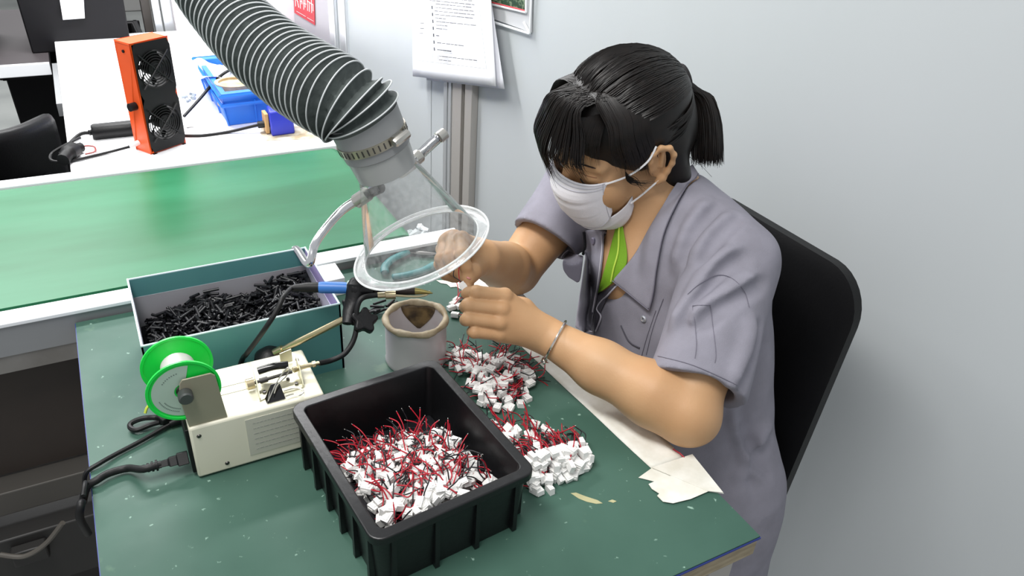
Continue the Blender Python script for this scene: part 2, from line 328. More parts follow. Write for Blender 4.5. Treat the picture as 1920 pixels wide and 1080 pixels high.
# black office chair at far left
oc = thing('office_chair', 'black plastic office chair seen in part at the left picture edge', 'chair', (-0.42, 2.05, 0))
m = MB(); 
rows = []
for i in range(11):
    u = i/10; rows.append([Vector((-0.47+0.38*(v-0.0)+0.05*math.sin(v*3.1), 1.95+0.05*math.cos(u*3)-0.12*math.sin(v*math.pi), 0.38+0.42*u)) for v in [k/8 for k in range(9)]])
m.grid(rows); m.build('backrest', black_pl, oc, solid=0.03, subd=1)
m = MB(); m.tube(bez([(-0.16, 1.95, 0.64), (-0.125, 1.84, 0.64), (-0.11, 1.78, 0.57), (-0.12, 1.74, 0.45), (-0.2, 1.78, 0.38)], 8), 0.024, 12, flat=1.4); m.build('armrest', black_pl, oc)
m = MB(); m.box((-0.33, 1.86, 0.40), (0.42, 0.40, 0.06)); m.build('seat', black_pl, oc, bevel=0.02)
m = MB(); m.cyl((-0.33, 1.86, 0.1), (-0.33, 1.86, 0.38), 0.03); m.build('gas_column', black_pl, oc)
m = MB()
for k in range(5):
    q = k*2*math.pi/5; m.tube([(-0.33, 1.86, 0.12), (-0.33+0.26*math.cos(q), 1.86+0.26*math.sin(q), 0.05)], [0.025, 0.015], 10)
    m.add(*[[(x-0.33+0.26*math.cos(q), y+1.86+0.26*math.sin(q), z+0.025) for x, y, z in [(0.025*math.cos(a)*math.sin(b), 0.025*math.sin(a)*math.sin(b), 0.025*math.cos(b)) for b in (0.01, 0.8, 1.6, 2.4, 3.13) for a in (0, 1.57, 3.14, 4.71)]], [(i*4+j, i*4+(j+1) % 4, i*4+4+(j+1) % 4, i*4+4+j) for i in range(4) for j in range(4)]])
m.build('star_base', black_pl, oc)

# ================================================================ wall hangings
def wquad(m, pts, off, th=0.0006):
    a = [WL(x, y, off) for x, y in pts]; m.hexa(a, [p+WN*th for p in a]); return m
# red sign on far panel
rs = thing('red_sign', 'red sign with white lettering on the far grey wall panel', 'sign', WL(570, 20, 0.002))
m = wquad(MB(), [(549, -60), (588, -75), (591, 47), (553, 24)], 0.002, 0.002); m.build('sign_panel', mat('sign_red', 'c23a44', 0.5), rs, smooth=False)
m = MB()
wl = [[(554, -8), (554.5, 12)], [(554, -4), (559, 4)], [(558, 2), (560.5, 14)], [(563, -3), (563.5, 16)], [(566, -3), (566.5, 8)], [(563, 2), (567, 4)], [(569.5, 0), (570, 18)], [(572, -3), (572.5, 14)], [(569, 6), (574, 8)], [(576.5, -3), (577, 20)], [(576, 2), (581, 5)], [(580, 4), (580.3, 22)], [(584, -3), (584.8, 24)], [(582, 6), (587, 9)], [(587, 8), (587.3, 21)]]
for s_ in wl: m.tube([WL(x, y, 0.0045) for x, y in s_], 0.0016, 4)
for s_ in ([(556, 21), (573, 31)], [(576, 33), (588, 40)]): m.tube([WL(x, y, 0.0045) for x, y in s_], 0.0006, 4)
m.build('sign_lettering', mat('sign_white', 'eddcdc', 0.5), rs)
# framed leaflet
pf = thing('picture_frame', 'white framed green leaf picture on the wall above the notice', 'picture frame', WL(955, 20, 0.004))
m = MB(); wquad(m, [(905, 27), (998, 61), (999, -60), (900, -80)], 0.002, 0.003); m.build('backing', mat('frame_grey', 'c8c9cb', 0.5), pf, smooth=False)
m = MB()
for s_ in ([(914, 38), (993, 63)], [(993, 63), (999, -60)], [(914, 6), (986, 23)], [(982, 41), (993, 63)], [(986, 23), (987, -60)]): m.tube([WL(x, y, 0.009) for x, y in s_], 0.0028, 6)
m.build('frame_moulding', white_pl, pf)
m = wquad(MB(), [(905, -2), (984, 18), (986, -60), (900, -70)], 0.006, 0.002); m.build('leaf_print', mat('leaf_print', '23402b', 0.5, col2='9dae8e', nscale=60, thr=(0.5, 0.68)), pf, smooth=False)
m = MB(); m.tube([WL(912, 2, 0.0095), WL(984, 20, 0.0095)], 0.0016, 6); m.build('red_border', mat('sign_red', 'c23a44', 0.5), pf)
# notice sheets
nt_ = thing('wall_notice', 'printed white notice of two sheets hanging above the aluminium post', 'notice', WL(850, 160, 0.0))
def sheet(corners, off0, off1, curl):
    rows = []
    tl, tr, br_, bl_ = [Vector((*c, 0)) for c in corners]
    for i in range(13):
        v = i/12; row = []
        for j in range(11):
            u = j/10; p = (tl*(1-u)+tr*u)*(1-v)+(bl_*(1-u)+br_*u)*v
            off = off0+(off1-off0)*v+curl*math.sin(u*math.pi)*v+0.006*u*u*v
            row.append(WL(p.x, p.y, off))
        rows.append(row)
    return rows
rows = sheet([(772, -60), (917, -60), (930, 162), (774, 143)], 0.028, 0.036, 0.004); m = MB().grid(rows); m.build('front_sheet', paper_m, nt_, solid=0.0004)
rows2 = sheet([(780, -60), (912, -60), (946, 167), (800, 150)], 0.024, 0.026, 0.0); m = MB().grid(rows2); m.build('rear_sheet', mat('paper_rear', 'e6e7ee', 0.7), nt_, solid=0.0004)
m = MB(); random.seed(3)
def onsh(x, y): return WL(x, y, 0.0432)
def dash(x0, y0, x1, sl, r=0.0007):
    x = x0
    while x < x1:
        w_ = random.uniform(4, 11); 
        if x+w_ > x1: break
        m.tube([onsh(x, y0+(x-x0)*sl), onsh(x+w_, y0+(x+w_-x0)*sl)], r*random.uniform(0.8, 1.3), 4); x += w_+random.uniform(0.8, 2)
for k, (a0, a1) in enumerate(((808, 890), (806, 893), (817, 893), (815, 893), (815, 895), (815, 895), (816, 838), (818, 895), (817, 840), (818, 840))): dash(a0, -6+k*6.6, a1, 0.10)
for (x0, y0, x1, r) in ((818, 66.5, 829, .0012), (820, 80, 870, .0008), (820, 93, 848, .0013), (823, 105, 900, .0008), (823, 112, 848, .0008), (788, 43, 798, .0007), (788, 53, 798, .0007), (786, 62, 800, .0007)): dash(x0, y0, x1, 0.12, r)
for k in range(7): m.tube([onsh(810+k*0.7, 11+k*13), onsh(810.5+k*0.7, 17+k*13)], 0.0016, 4)
for s_ in ([(781, 113), (912, 129)], [(896, -10), (912, 129)], [(811, 88), (812, 117)], [(821, 95), (822, 119)], [(781, 75), (781, 113)]): m.tube([onsh(x, y) for x, y in s_], 0.0003, 4)
m.build('printed_text', ink, nt_)
# ================================================================ ORANGE FAN UNIT
ZB = 0.77
A = T(250, 283, ZB); B = T(283, 290, ZB); C = T(348, 268, ZB); A.z = B.z = C.z = ZB
wdir = (C-B).normalized(); ddir = Vector((-wdir.y, wdir.x, 0)); W = (C-B).length; Dp = 0.045; Hf = 0.222
fan = thing('fume_fan', 'orange and black twin fan fume absorber standing on the white bench', 'fume absorber', B)
M = Matrix((wdir, ddir, Vector((0, 0, 1)))).transposed().to_4x4(); M.translation = B
org = mat('orange_enamel', 'f0571c', 0.35); blk = mat('fan_black', '111011', 0.5, spec=0.3)
m = MB(); 
for bx in (((W/2, Dp/2, 0.002), (W, Dp, 0.004)), ((W/2, Dp/2, Hf-0.002), (W, Dp, 0.004)), ((0.002, Dp/2, Hf/2), (0.004, Dp, Hf)), ((W-0.002, Dp/2, Hf/2), (0.004, Dp, Hf))): m.box(*bx, M)
m.build('casing', org, fan, bevel=0.001)
def square_hole(m, cx, cz, hw, hh, r, y0, y1, n=32):
    vs = []; 
    for y in (y0, y1):
        for k in range(n):
            q = 2*math.pi*k/n; c, s_ = math.cos(q), math.sin(q); t = min(hw/abs(c) if abs(c) > 1e-6 else 9, hh/abs(s_) if abs(s_) > 1e-6 else 9)
            vs += [(cx+r*c, y, cz+r*s_), (cx+t*c, y, cz+t*s_)]
    fs = []
    for k in range(n):
        k2 = (k+1) % n; a = 2*k; b = 2*k2
        fs += [(a, b, b+1, a+1), (2*n+a, 2*n+a+1, 2*n+b+1, 2*n+b), (a, 2*n+a, 2*n+b, b)]
    m.add(vs, fs, M)
m = MB()
for k in (0, 1): square_hole(m, W/2, Hf*(0.26+0.49*k), W/2-0.001, Hf*0.245, W*0.43, -0.004, Dp+0.002)
m.build('fan_frame', blk, fan, smooth=False)
for k in (0, 1):
    cz = Hf*(0.26+0.49*k); m = MB()
    Mr = M @ Matrix.Translation((W/2, -0.006, cz)) @ Matrix.Rotation(math.radians(90), 4, 'X')
    for j in range(1, 8): 
        rr_ = W*0.43*j/7.2
        m.tube([Mr @ Vector((rr_*math.cos(q), rr_*math.sin(q), 0)) for q in [2*math.pi*i/36 for i in range(36)]], 0.0011, 5, closed=True)
    for j in range(4):
        q = math.pi/4+j*math.pi/2; m.tube([Mr @ Vector((0, 0, 0.001)), Mr @ Vector((W*0.55*math.cos(q), W*0.55*math.sin(q), 0.001))], 0.0014, 5)
    m.build('grille', blk, fan)
    m = MB(); m.lathe([(0.0001, 0.0), (W*0.16, 0.0), (W*0.16, -0.03), (0.0001, -0.03)], 24, Mr)
    for j in range(7):
        q = j*2*math.pi/7; pts = []
        for rr_ in (0.15, 0.24, 0.33, 0.41):
            for dq, dz in ((-0.28, -0.012), (0.34, -0.026)): pts.append((W*rr_*math.cos(q+dq+rr_), W*rr_*math.sin(q+dq+rr_), dz))
        vs = pts+[(x, y, z-0.0015) for x, y, z in pts]; fs = []
        for i in range(3): a = 2*i; fs += [(a, a+1, a+3, a+2), (8+a, 8+a+2, 8+a+3, 8+a+1), (a, a+2, 8+a+2, 8+a), (a+1, 8+a+1, 8+a+3, a+3)]
        m.add(vs, fs, Mr)
    m.build('fan_rotor', blk, fan)
m = MB(); m.cyl(M @ Vector((0, Dp/2-.004, Hf*0.44)), M @ Vector((-0.014, Dp/2-.004, Hf*0.44)), 0.008, 16); m.build('switch_knob', black_pl, fan)
m = MB(); m.cyl(M @ Vector((0.001, Dp/2, Hf*0.92)), M @ Vector((-0.0015, Dp/2, Hf*0.92)), 0.003, 10); m.build('screw', blk, fan)
m = MB(); m.cyl(M @ Vector((0.001, Dp*0.75, 0.018)), M @ Vector((-0.02, Dp*0.8, 0.014)), 0.005, 12); m.build('cable_gland', white_pl, fan)
for q in ((0.008, -0.004), (W-0.006, -0.004)): m = MB(); m.box((q[0], q[1]+0.004, -0.001), (0.008, 0.01, 0.004), M); m.build('foot', blk, fan)
ga = M @ Vector((-0.02, Dp*0.8, 0.014))
m = MB(); m.tube(bez([ga, T(205, 285, ZB+.004), T(140, 300, ZB+.004), T(100, 302, ZB+.004), T(97, 288, ZB+.006), T(130, 268, ZB+.02), T(150, 258, ZB+.02)], 8), 0.0028, 8)
tag(m.build('looped_cable', cm), 'thin black cord looping on the bench left of the orange fan', 'cord')
# adapter behind the fan
m = MB(); a = T(172, 248, ZB+.014); b = T(250, 240, ZB+.014); m.tube([a, a+(b-a)*0.06, b], [0.014, 0.017, 0.017], 14); o = m.build('adapter_barrel', black_pl)
ad = o; tag(ad, 'black cylindrical adapter lying behind the orange fan', 'adapter')
m = MB(); m.tube([T(167, 249, ZB+.014), a], 0.006, 10); m.build('strain_relief', black_rub, ad)
m = MB(); m.tube(bez([T(167, 249, ZB+.012), T(150, 252, ZB+.01), T(128, 272, ZB+.006), T(112, 290, ZB+.004)], 8), 0.004, 8); tag(m.build('adapter_cable', cm), 'thick black cable running from the adapter behind the fan to the bench edge', 'cable')
# blob of cable boots at bench edge + reddish loop
m = MB(); m.tube(bez([T(118, 300, ZB+.012), T(128, 288, ZB+.015), T(140, 280, ZB+.012), T(152, 276, ZB+.01)], 6), [0.012]*6+[0.016]*6+[0.010]*7, 10); tag(m.build('plug', black_rub), 'black plug lying near the left end of the white bench', 'plug')
m = MB(); m.tube(bez([T(148, 282, ZB+.004), T(158, 274, ZB+.004), T(176, 275, ZB+.004), T(178, 284, ZB+.004), T(160, 289, ZB+.004)], 6), 0.0018, 6); tag(m.build('red_wire_loop', mat('dull_red', '8d3a36', 0.5)), 'small dull red wire loop beside the black plug', 'wire')
m = MB(); m.tube(bez([T(345, 218, ZB+.02), T(375, 185, ZB+.04), T(405, 150, ZB+.07), T(430, 132, ZB+.085), T(455, 128, ZB+.06)], 8), 0.0034, 8); tag(m.build('cable', cm), 'black cable rising from behind the fan over the blue crate', 'cable')
m = MB(); m.tube(bez([T(345, 254, ZB+.003), T(380, 254, ZB+.003), T(430, 247, ZB+.004), T(486, 234, ZB+.018), T(515, 230, ZB+.022)], 8), 0.0034, 8); m.tube([T(484, 234, ZB+.018), T(511, 231, ZB+.022)], 0.008, 10)
tag(m.build('power_cable', cm), 'black cable with thick plug running to the dark blue device', 'cable')
m = MB(); m.tube([T(350, 239, ZB+.002), T(374, 237, ZB+.002)], [0.0016, 0.0003], 6); tag(m.build('tweezer_tip', dark_steel), 'thin pointed metal tip lying right of the orange fan', 'tool')
# small clear plastic bits
m = MB()
random.seed(5)
for k in range(5):
    c = T(346+k*3.5, 186-k*1.8, ZB+.008); m.tube([c+Vector((random.uniform(-.008, .008), random.uniform(-.01, .01), random.uniform(-.006, .006))) for _ in range(3)], 0.004, 8)
tag(m.build('plastic_part', mat('grey_clear', 'a8b0b4', 0.2)), 'small grey translucent part between orange fan and blue crate', 'part')

# ================================================================ BLUE CRATE
blue = mat('crate_blue', '1f74e0', 0.4)
def crate():
    zt = 0.845; fl_ = T(432, 236, ZB); fr = T(432, 236, ZB)+Vector((0.16, 0.0, 0)); t = thing('plastic_crate', 'bright blue plastic crate holding a cardboard ring on the white bench', 'crate', (0.32, 1.86, ZB))
    Bx = [T(430, 236, ZB), None, None, T(388, 172, ZB)]
    sd = Bx[3]-Bx[0]; wv = Vector((0.19, 0.012, 0)); b0 = Bx[0]; b3 = b0+sd*1.05; bot = [b0, b0+wv, b3+wv, b3]
    c = sum(bot, Vector())/4; top = [c+(p-c)*1.12+Vector((0, 0, 0.078)) for p in bot]
    m = MB(); th = 0.88
    ti = [c+(p-c)*1.12*th+Vector((0, 0, 0.078)) for p in bot]; bi = [c+(p-c)*th+Vector((0, 0, 0.004)) for p in bot]
    vs = bot+top+ti+bi; fs = [(3, 2, 1, 0), (12, 13, 14, 15)]+[(k*4+i, k*4+(i+1) % 4, (k+1)*4+(i+1) % 4, (k+1)*4+i) for k in range(3) for i in range(4)]
    m.add(vs, fs); m.build('tub', blue, t, bevel=0.002)
    for zf, s_ in ((0.074, 1.17), (0.052, 1.135)):
        pts = [c+(p-c)*s_+Vector((0, 0, zf)) for p in bot]; m = MB()
        m.tube([pts[0], pts[1], pts[2], pts[3]], 0.004, 4, closed=True); m.build('rim_band', blue, t, smooth=False)
    for i in range(4):
        a, b = bot[i], bot[(i+1) % 4]; a2, b2 = top[i], top[(i+1) % 4]
        for u in (0.0, 0.33, 0.66): MB().tube([a+(b-a)*u, (a2+(b2-a2)*u)-Vector((0, 0, 0.02))], 0.0028, 4).build('rib', blue, t, smooth=False)
    return c
cc = crate()
kr = mat('cardboard_ring', 'a9906c', 0.7, col2='c7b594', nscale=40)
m = MB(); p = T(440, 165, 0.835); m.lathe([(0.042, 0.0), (0.042, 0.05), (0.034, 0.05), (0.034, 0.0)], 32, Matrix.Translation((p.x, p.y, 0.80)), closed=True); m.lathe([(0.0001, 0.045), (0.034, 0.045)], 32, Matrix.Translation((p.x, p.y, 0.80))); tag(m.build('solder_tin', kr), 'round brown tin resting in the blue crate under the hose', 'tin')
m = MB(); random.seed(9); q0 = T(395, 140, 0.84)
rows = [[Vector((q0.x-0.035+0.11*u/7, q0.y-0.06+0.16*v/7, 0.835+0.02*random.random()+0.015*math.sin(u)*math.cos(v))) for u in range(8)] for v in range(8)]
m.grid(rows); tag(m.build('plastic_bag', mat('clear_bag', 'e6e9ef', 0.25, alpha=0.75), solid=0.0006, subd=1), 'clear crumpled plastic bag lying in the blue crate', 'bag')
# blue device
bd = thing('blue_box', 'dark blue small box device on stained patch beneath the hose', 'device', T(530, 250, ZB))
m = MB(); a = T(510, 257, ZB); m.hexa([a, a+Vector((0.052, 0.003, 0)), a+Vector((0.058, 0.05, 0)), a+Vector((0.006, 0.05, 0))], [a+Vector((0.0, 0.004, 0.055)), a+Vector((0.05, 0.006, 0.055)), a+Vector((0.055, 0.05, 0.055)), a+Vector((0.004, 0.05, 0.055))]); m.build('body', mat('dev_blue', '2b36b8', 0.35), bd, bevel=0.004)
m = MB(); m.box((a.x-0.004, a.y+0.03, ZB+0.025), (0.008, 0.03, 0.044)); m.build('end_plate', mat('dev_tan', 'c39a62', 0.5), bd, bevel=0.001)
m = MB(); m.prism([T(x, y, ZB).to_2d() for x, y in ((488, 250), (500, 264), (520, 263), (560, 262), (602, 258), (612, 248), (560, 236), (490, 240))], ZB, ZB+0.001); tag(m.build('stain_pad', mat('stain', '98886a', 0.7, col2='c9c2b0', nscale=40), smooth=False), 'brown stained scrap of board under the dark blue device', 'scrap')
m = MB(); random.seed(11); c = WL(562, 98, 0.05)
for k in range(9): m.tube([c+Vector((random.uniform(-.03, .03), random.uniform(-.03, .03), random.uniform(-.03, .03))) for _ in range(3)], [0.004, 0.009, 0.003], 5)
tag(m.build('foil_bundle', mat('foil', 'c9ccd6', 0.2, 0.5, col2='8087c0', nscale=40)), 'crumpled shiny plastic bundle at the wall behind the hose', 'bundle')
m = MB(); m.tube(bez([WL(578, 120, 0.02), WL(595, 118, 0.02), WL(606, 128, 0.02), WL(612, 140, 0.02)], 6), 0.004, 8); tag(m.build('wall_cable', cm), 'dark cable at the wall beside the crumpled bundle', 'cable')

# ================================================================ CARTON WITH BLACK TUBES
ct = thing('cardboard_box', 'open teal and lilac carton half filled with black tubing pieces', 'box', (0.108, 0.908, 0.75))
cx0, cx1, cy0, cy1, czt = -0.0105, 0.2255, 0.826, 0.990, 0.853
teal = mat('box_teal', '4f8587', 0.5, col2='5b9391', nscale=6); lil = mat('box_lilac', 'b4a3da', 0.5); ingr = mat('box_inner_grey', 'a5a2a8', 0.65)
b = lambda x, y: Vector((x, y, 0.75)); t_ = lambda x, y: Vector((x, y, czt)); th = 0.0022; ins = 0.004
m = MB(); m.box(((cx0+cx1)/2, (cy0+cy1)/2, 0.7515), (cx1-cx0-0.004, cy1-cy0-0.004, 0.003)); m.build('base_board', ingr, ct, smooth=False)
def wall(name, p, q, inn, mo, mi_, band):
    # p,q top outer corners; inn inward normal
    p0 = Vector((p[0], p[1], 0.75)); q0 = Vector((q[0], q[1], 0.75)); p1 = p0+Vector((0, 0, czt-0.75)); q1 = q0+Vector((0, 0, czt-0.75)); I = Vector(inn)*th
    m = MB(); m.hexa([p0, q0, q0+I, p0+I], [p1, q1, q1+I, p1+I]); w_ = m.build(name, mo, ct, smooth=False)
    zl = czt-0.75-band; m = MB(); a = p0+I; c = q0+I; I2 = Vector(inn)*0.0006
    m.hexa([a, c, c+I2, a+I2], [a+Vector((0, 0, zl)), c+Vector((0, 0, zl)), c+I2+Vector((0, 0, zl)), a+I2+Vector((0, 0, zl))]); m.build('inner_lining', mi_, w_, smooth=False)
    m = MB(); m.tube([p1+I/2, q1+I/2], 0.0014, 6); m.build('top_fold', mat('box_edge', 'cfe6ea' if mo is teal else 'd9d2ee', 0.5), w_)
wall('side_wall', (cx0, cy1), (cx1, cy1), (0, -1, 0), teal, ingr, 0.028)
wall('side_wall', (cx0, cy0), (cx1, cy0), (0, 1, 0), teal, ingr, 0.028)
wall('side_wall', (cx0, cy0), (cx0, cy1), (1, 0, 0), lil, ingr, 0.02)
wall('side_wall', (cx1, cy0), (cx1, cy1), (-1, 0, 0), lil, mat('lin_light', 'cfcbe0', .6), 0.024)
def hb(x, y):  # tube heap height above table
    u = (x-cx0)/(cx1-cx0); v = (y-cy0)/(cy1-cy0)
    return 0.75+0.030+0.020*u+0.030*v*(0.35+0.65*u)+0.016*math.exp(-((u-0.33)/0.14)**2)*v-0.010*math.exp(-((u-0.6)/0.1)**2)
tube_m = mat('heatshrink_black', '121216', 0.40, spec=0.5)
def tube_mesh(L, r=0.0020):
    me = MB(); me.lathe([(r, -L/2), (r, L/2), (r*0.72, L/2), (r*0.72, -L/2)], 9, Matrix.Rotation(math.pi/2, 4, 'Y'), closed=True)
    q = bpy.data.meshes.new('tubing_piece'); q.from_pydata(me.v, [], me.f); q.materials.append(tube_m)
    for p in q.polygons: p.use_smooth = True
    q.set_sharp_from_angle(angle=math.radians(50))
    return q
tms = [tube_mesh(L) for L in (0.016, 0.019, 0.021)]
random.seed(21)
def tube_xf(lift):
    x = random.uniform(cx0+0.014, cx1-0.014); y = random.uniform(cy0+0.013, cy1-0.013)
    z = hb(x, y)+lift; a = random.uniform(0, math.pi); tl = random.gauss(0, 0.33)
    return Matrix.Translation((x, y, z)) @ Matrix.Rotation(a, 4, 'Z') @ Matrix.Rotation(tl, 4, 'Y')
for k in range(285):
    o = bpy.data.objects.new('tubing_piece', random.choice(tms)); COL.objects.link(o); o.matrix_world = tube_xf(random.uniform(0, 0.006))
    tag(o, 'short black heat shrink tubing piece in the teal carton heap', 'tubing piece', 'black tubing pieces in the carton')
for k in range(15):
    o = bpy.data.objects.new('tubing_piece', random.choice(tms)); COL.objects.link(o); c = T(716+random.uniform(-28, 30), 575+random.uniform(-10, 12), 0.753+0.003*(k % 3))
    o.matrix_world = Matrix.Translation(c) @ Matrix.Rotation(random.gauss(0.1, 0.35), 4, 'Z'); tag(o, 'black tubing piece lying on the table behind the wax rimmed tin', 'tubing piece', 'black tubing pieces on the table behind the tin')
m = MB(); src = tms[1]; sv = [v.co.copy() for v in src.vertices]; sf = [tuple(p.vertices) for p in src.polygons]
for k in range(1500): m.add(sv, sf, tube_xf(-random.uniform(0.002, 0.012)))
x_, y_ = 13, 9
rows = [[Vector((cx0+0.004+(cx1-cx0-0.008)*i/x_, cy0+0.004+(cy1-cy0-0.008)*j/y_, hb(cx0+(cx1-cx0)*i/x_, cy0+(cy1-cy0)*j/y_)-0.012)) for i in range(x_+1)] for j in range(y_+1)]
m.grid(rows); tag(m.build('tubing_heap', tube_m), 'dense heap of black tubing pieces filling the teal carton', 'tubing', None, 'stuff')
m = MB(); m.hexa([T(617, 531, .775), T(646, 531, .775), T(650, 517, .775), T(622, 515, .775)], [T(617, 531, .79), T(646, 531, .79), T(650, 517, .79), T(622, 515, .79)]); 
m = MB(); pa = Vector((0.235, 1.0, 0.75)); m.box((0.262, 1.03, 0.765), (0.045, 0.05, 0.03)); tag(m.build('white_box', white_pl, bevel=0.001), 'small white box standing behind the right end of the teal carton', 'box')

# ================================================================ SOLDER FEEDER STATION
sx0, sx1, sy0, sy1, sz = 0.017, 0.164, 0.695, 0.790, 0.824
cream = mat('cream_enamel', 'e0dcc6', 0.38, col2='e6e3d0', nscale=8)
st = thing('solder_station', 'cream metal solder feeder unit with clamp mechanism on its top', 'soldering station', ((sx0+sx1)/2, (sy0+sy1)/2, 0.75))
m = MB(); m.box(((sx0+sx1)/2, (sy0+sy1)/2, (0.752+sz)/2), (sx1-sx0, sy1-sy0, sz-0.752)); m.build('housing', cream, st, bevel=0.003, seg=3)
m = MB(); m.box((sx0-0.001, (sy0+sy1)/2, 0.787), (0.006, sy1-sy0-0.012, 0.062)); m.build('end_panel', black_pl, st, bevel=0.001)
for x, z in ((sx0+0.009, 0.811), (sx0+0.032, 0.762), (sx1-0.02, 0.765)):
    m = MB(); m.lathe([(0.0001, 0.0012), (0.0018, 0.0012), (0.0026, 0)], 14, frame((x, sy0, z), (0, -1, 0))); m.build('screw', dark_steel, st)
m = MB(); m.box((sx0+0.095, sy0-0.0003, 0.79), (0.075, 0.0008, 0.052)); m.build('spec_label', mat('faint_label', 'c4c3b4', 0.5), st, smooth=False)
m = MB(); random.seed(4)
for r_ in range(6):
    x = sx0+0.065
    while x < sx0+0.122:
        w_ = random.uniform(0.002, 0.006); m.box((x+w_/2, sy0-0.0009, 0.809-r_*0.0075), (w_, 0.0003, 0.0007)); x += w_+0.0012
m.build('label_print', mat('faint_ink', '9b9c96', 0.6), st, smooth=False)
m = MB(); m.box(((sx0+sx1)/2-0.02, 0.752, sz+0.0002), (0.09, 0.0006, 0.0006)); m.box(((sx0+sx1)/2-0.02, 0.738, sz+0.0002), (0.09, 0.0006, 0.0006)); m.build('top_seam', mat('seam_grey', 'a5a28e', .5), st, smooth=False)
# spool bracket
SX, SZ = 0.021, 0.869
m = MB(); yb = 0.699
poly = [(sx0+0.0015, sz), (sx0+0.041, sz), (sx0+0.036, SZ+0.014), (sx0+0.032, SZ+0.018), (sx0+0.004, SZ+0.018), (sx0+0.001, SZ+0.014), (sx0-0.002, SZ-0.004)]
m.prism(poly, 0, 0.002, Matrix(((1, 0, 0, 0), (0, 0, -1, yb+0.001), (0, 1, 0, 0), (0, 0, 0, 1)))); m.build('spool_bracket', mat('bracket_grey', '9b9682', 0.4, 0.3), st, bevel=0.0006)
m = MB(); m.cyl((SX, yb+0.05, SZ), (SX, yb-0.006, SZ), 0.004); m.tube([(SX, yb-0.001, SZ), (SX, yb-0.010, SZ), (SX, yb-0.0115, SZ)], [0.0075, 0.0075, 0.006], 20); m.build('axle_bolt', mat('axle_grey', '565a58', 0.45, 0.6), st)
# spool
sp = thing('solder_spool', 'bright green solder wire spool with pale label on the cream station', 'spool', (SX, 0.727, SZ-0.036))
gr = mat('spool_green', '17d64a', 0.35)
def disc(name, y, lab=False):
    m = MB(); Mx = frame((SX, y, SZ), (0, -1, 0), (1, 0, 0))
    m.lathe([(0.008, -0.0012), (0.036, -0.0012), (0.037, -0.0005), (0.037, 0.002), (0.0345, 0.002), (0.0335, 0.0008), (0.008, 0.0008)], 56, Mx, closed=True); d_ = m.build(name, gr, sp)
    if lab:
        m = MB(); m.lathe([(0.0095, 0.0010), (0.0315, 0.0010), (0.0315, 0.0013), (0.0095, 0.0013)], 48, Mx, closed=True, a0=math.radians(75), a1=math.radians(330)); m.build('paper_label', mat('spool_label', 'a9c0b0', 0.5), d_)
        m = MB(); random.seed(2)
        for k, (r0, n_) in enumerate(((0.026, 14), (0.0225, 12))):
            for j in range(n_):
                q = math.radians(195+j*4.2+k*10); m.box((r0*math.cos(q), r0*math.sin(q), 0.0015), (0.0012, 0.0007, 0.0002), Mx)
        for k in range(8): q = math.radians(100+k*6); m.box((0.024*math.cos(q), 0.024*math.sin(q), 0.0015), (0.0012, 0.0009, 0.0002), Mx)
        m.build('label_print', mat('spool_ink', '5d6e66', 0.5), d_, smooth=False)
disc('front_flange', 0.7045, True); disc('rear_flange', 0.752)
m = MB(); pr = [(0.0165, 0)]; 
for k in range(1, 44): pr.append((0.0168 if k % 2 else 0.0175, -0.045*k/44))
m.lathe(pr+[(0.0165, -0.045)], 36, frame((SX, 0.7065, SZ), (0, -1, 0))); m.build('solder_wire', mat('solder', 'e0deda', 0.4, 0.3), sp)
# clamp mechanism on the top
z1 = sz+0.0015
m = MB(); m.prism([T(x, y, z1).to_2d() for x, y in ((487, 752), (503, 744), (567, 727), (569, 722), (552, 690), (478, 704))], sz, z1); m.build('mechanism_plate', mat('zinc', 'c9c5aa', 0.35, 0.7), st, smooth=False, bevel=0.0005)
def lug(pts, th_=0.0015, nm='lug'):
    m = MB(); v = [Vector(p) for p in pts]; nrm = (v[1]-v[0]).cross(v[-1]-v[0]).normalized()*th_
    n = len(v); m.add(v+[p+nrm for p in v], [tuple(range(n-1, -1, -1)), tuple(range(n, 2*n))]+[(i, (i+1) % n, n+(i+1) % n, n+i) for i in range(n)]); m.build(nm, MATS['zinc'], st, smooth=False, bevel=0.0004)
a = T(487, 751, z1); b_ = T(476, 708, z1); lug([a, b_, b_+Vector((0, 0, .016)), a+(b_-a)*.4+Vector((0, 0, .016)), a+Vector((0, 0, .003))])
a = T(568, 726, z1); b_ = T(556, 688, z1); lug([a, b_, b_+Vector((0, 0, .018)), a+(b_-a)*.5+Vector((0, 0, .018)), a+Vector((0, 0, .003))])
a = T(526, 683, z1); b_ = T(548, 676, z1); lug([a, b_, b_+Vector((0, 0, .018)), a+Vector((0, 0, .016))])
m = MB(); a = T(462, 722, z1+.008); b_ = T(476, 718, z1+.008); m.tube([a, b_], 0.0065, 12); m.build('knurled_nut', steel_warm, st)
m = MB(); a = T(476, 718, z1+.008); b_ = T(548, 697, z1+.009); m.tube([a, b_], 0.002, 10); m.tube([a+(b_-a)*.15, a+(b_-a)*.35], 0.0034, 12); m.build('feed_shaft', dark_steel, st)
m = MB(); a = T(484, 696, z1+.012); b_ = T(540, 684, z1+.014); m.tube(bez([a, (a+b_)/2+Vector((0, 0, .002)), b_], 5), 0.0045, 14); m.build('feed_arm', mat('gloss_black', '0e0e10', 0.12), st)
for x, y in ((540, 712), (556, 720), (496, 736), (557, 675)): m = MB(); c = T(x, y, z1); m.tube([c, c+Vector((0, 0, .002))], 0.0022, 10); m.build('screw', dark_steel, st)
m = MB(); m.tube([T(550, 694, z1+.010), T(566, 688, z1+.010), T(600, 680, z1+.012)], [0.0035, 0.003, 0.0024], 10); m.tube([T(586, 683.5, z1+.0115), T(592, 682, z1+.012)], 0.004, 10); m.build('outlet_ferrule', steel_warm, st)
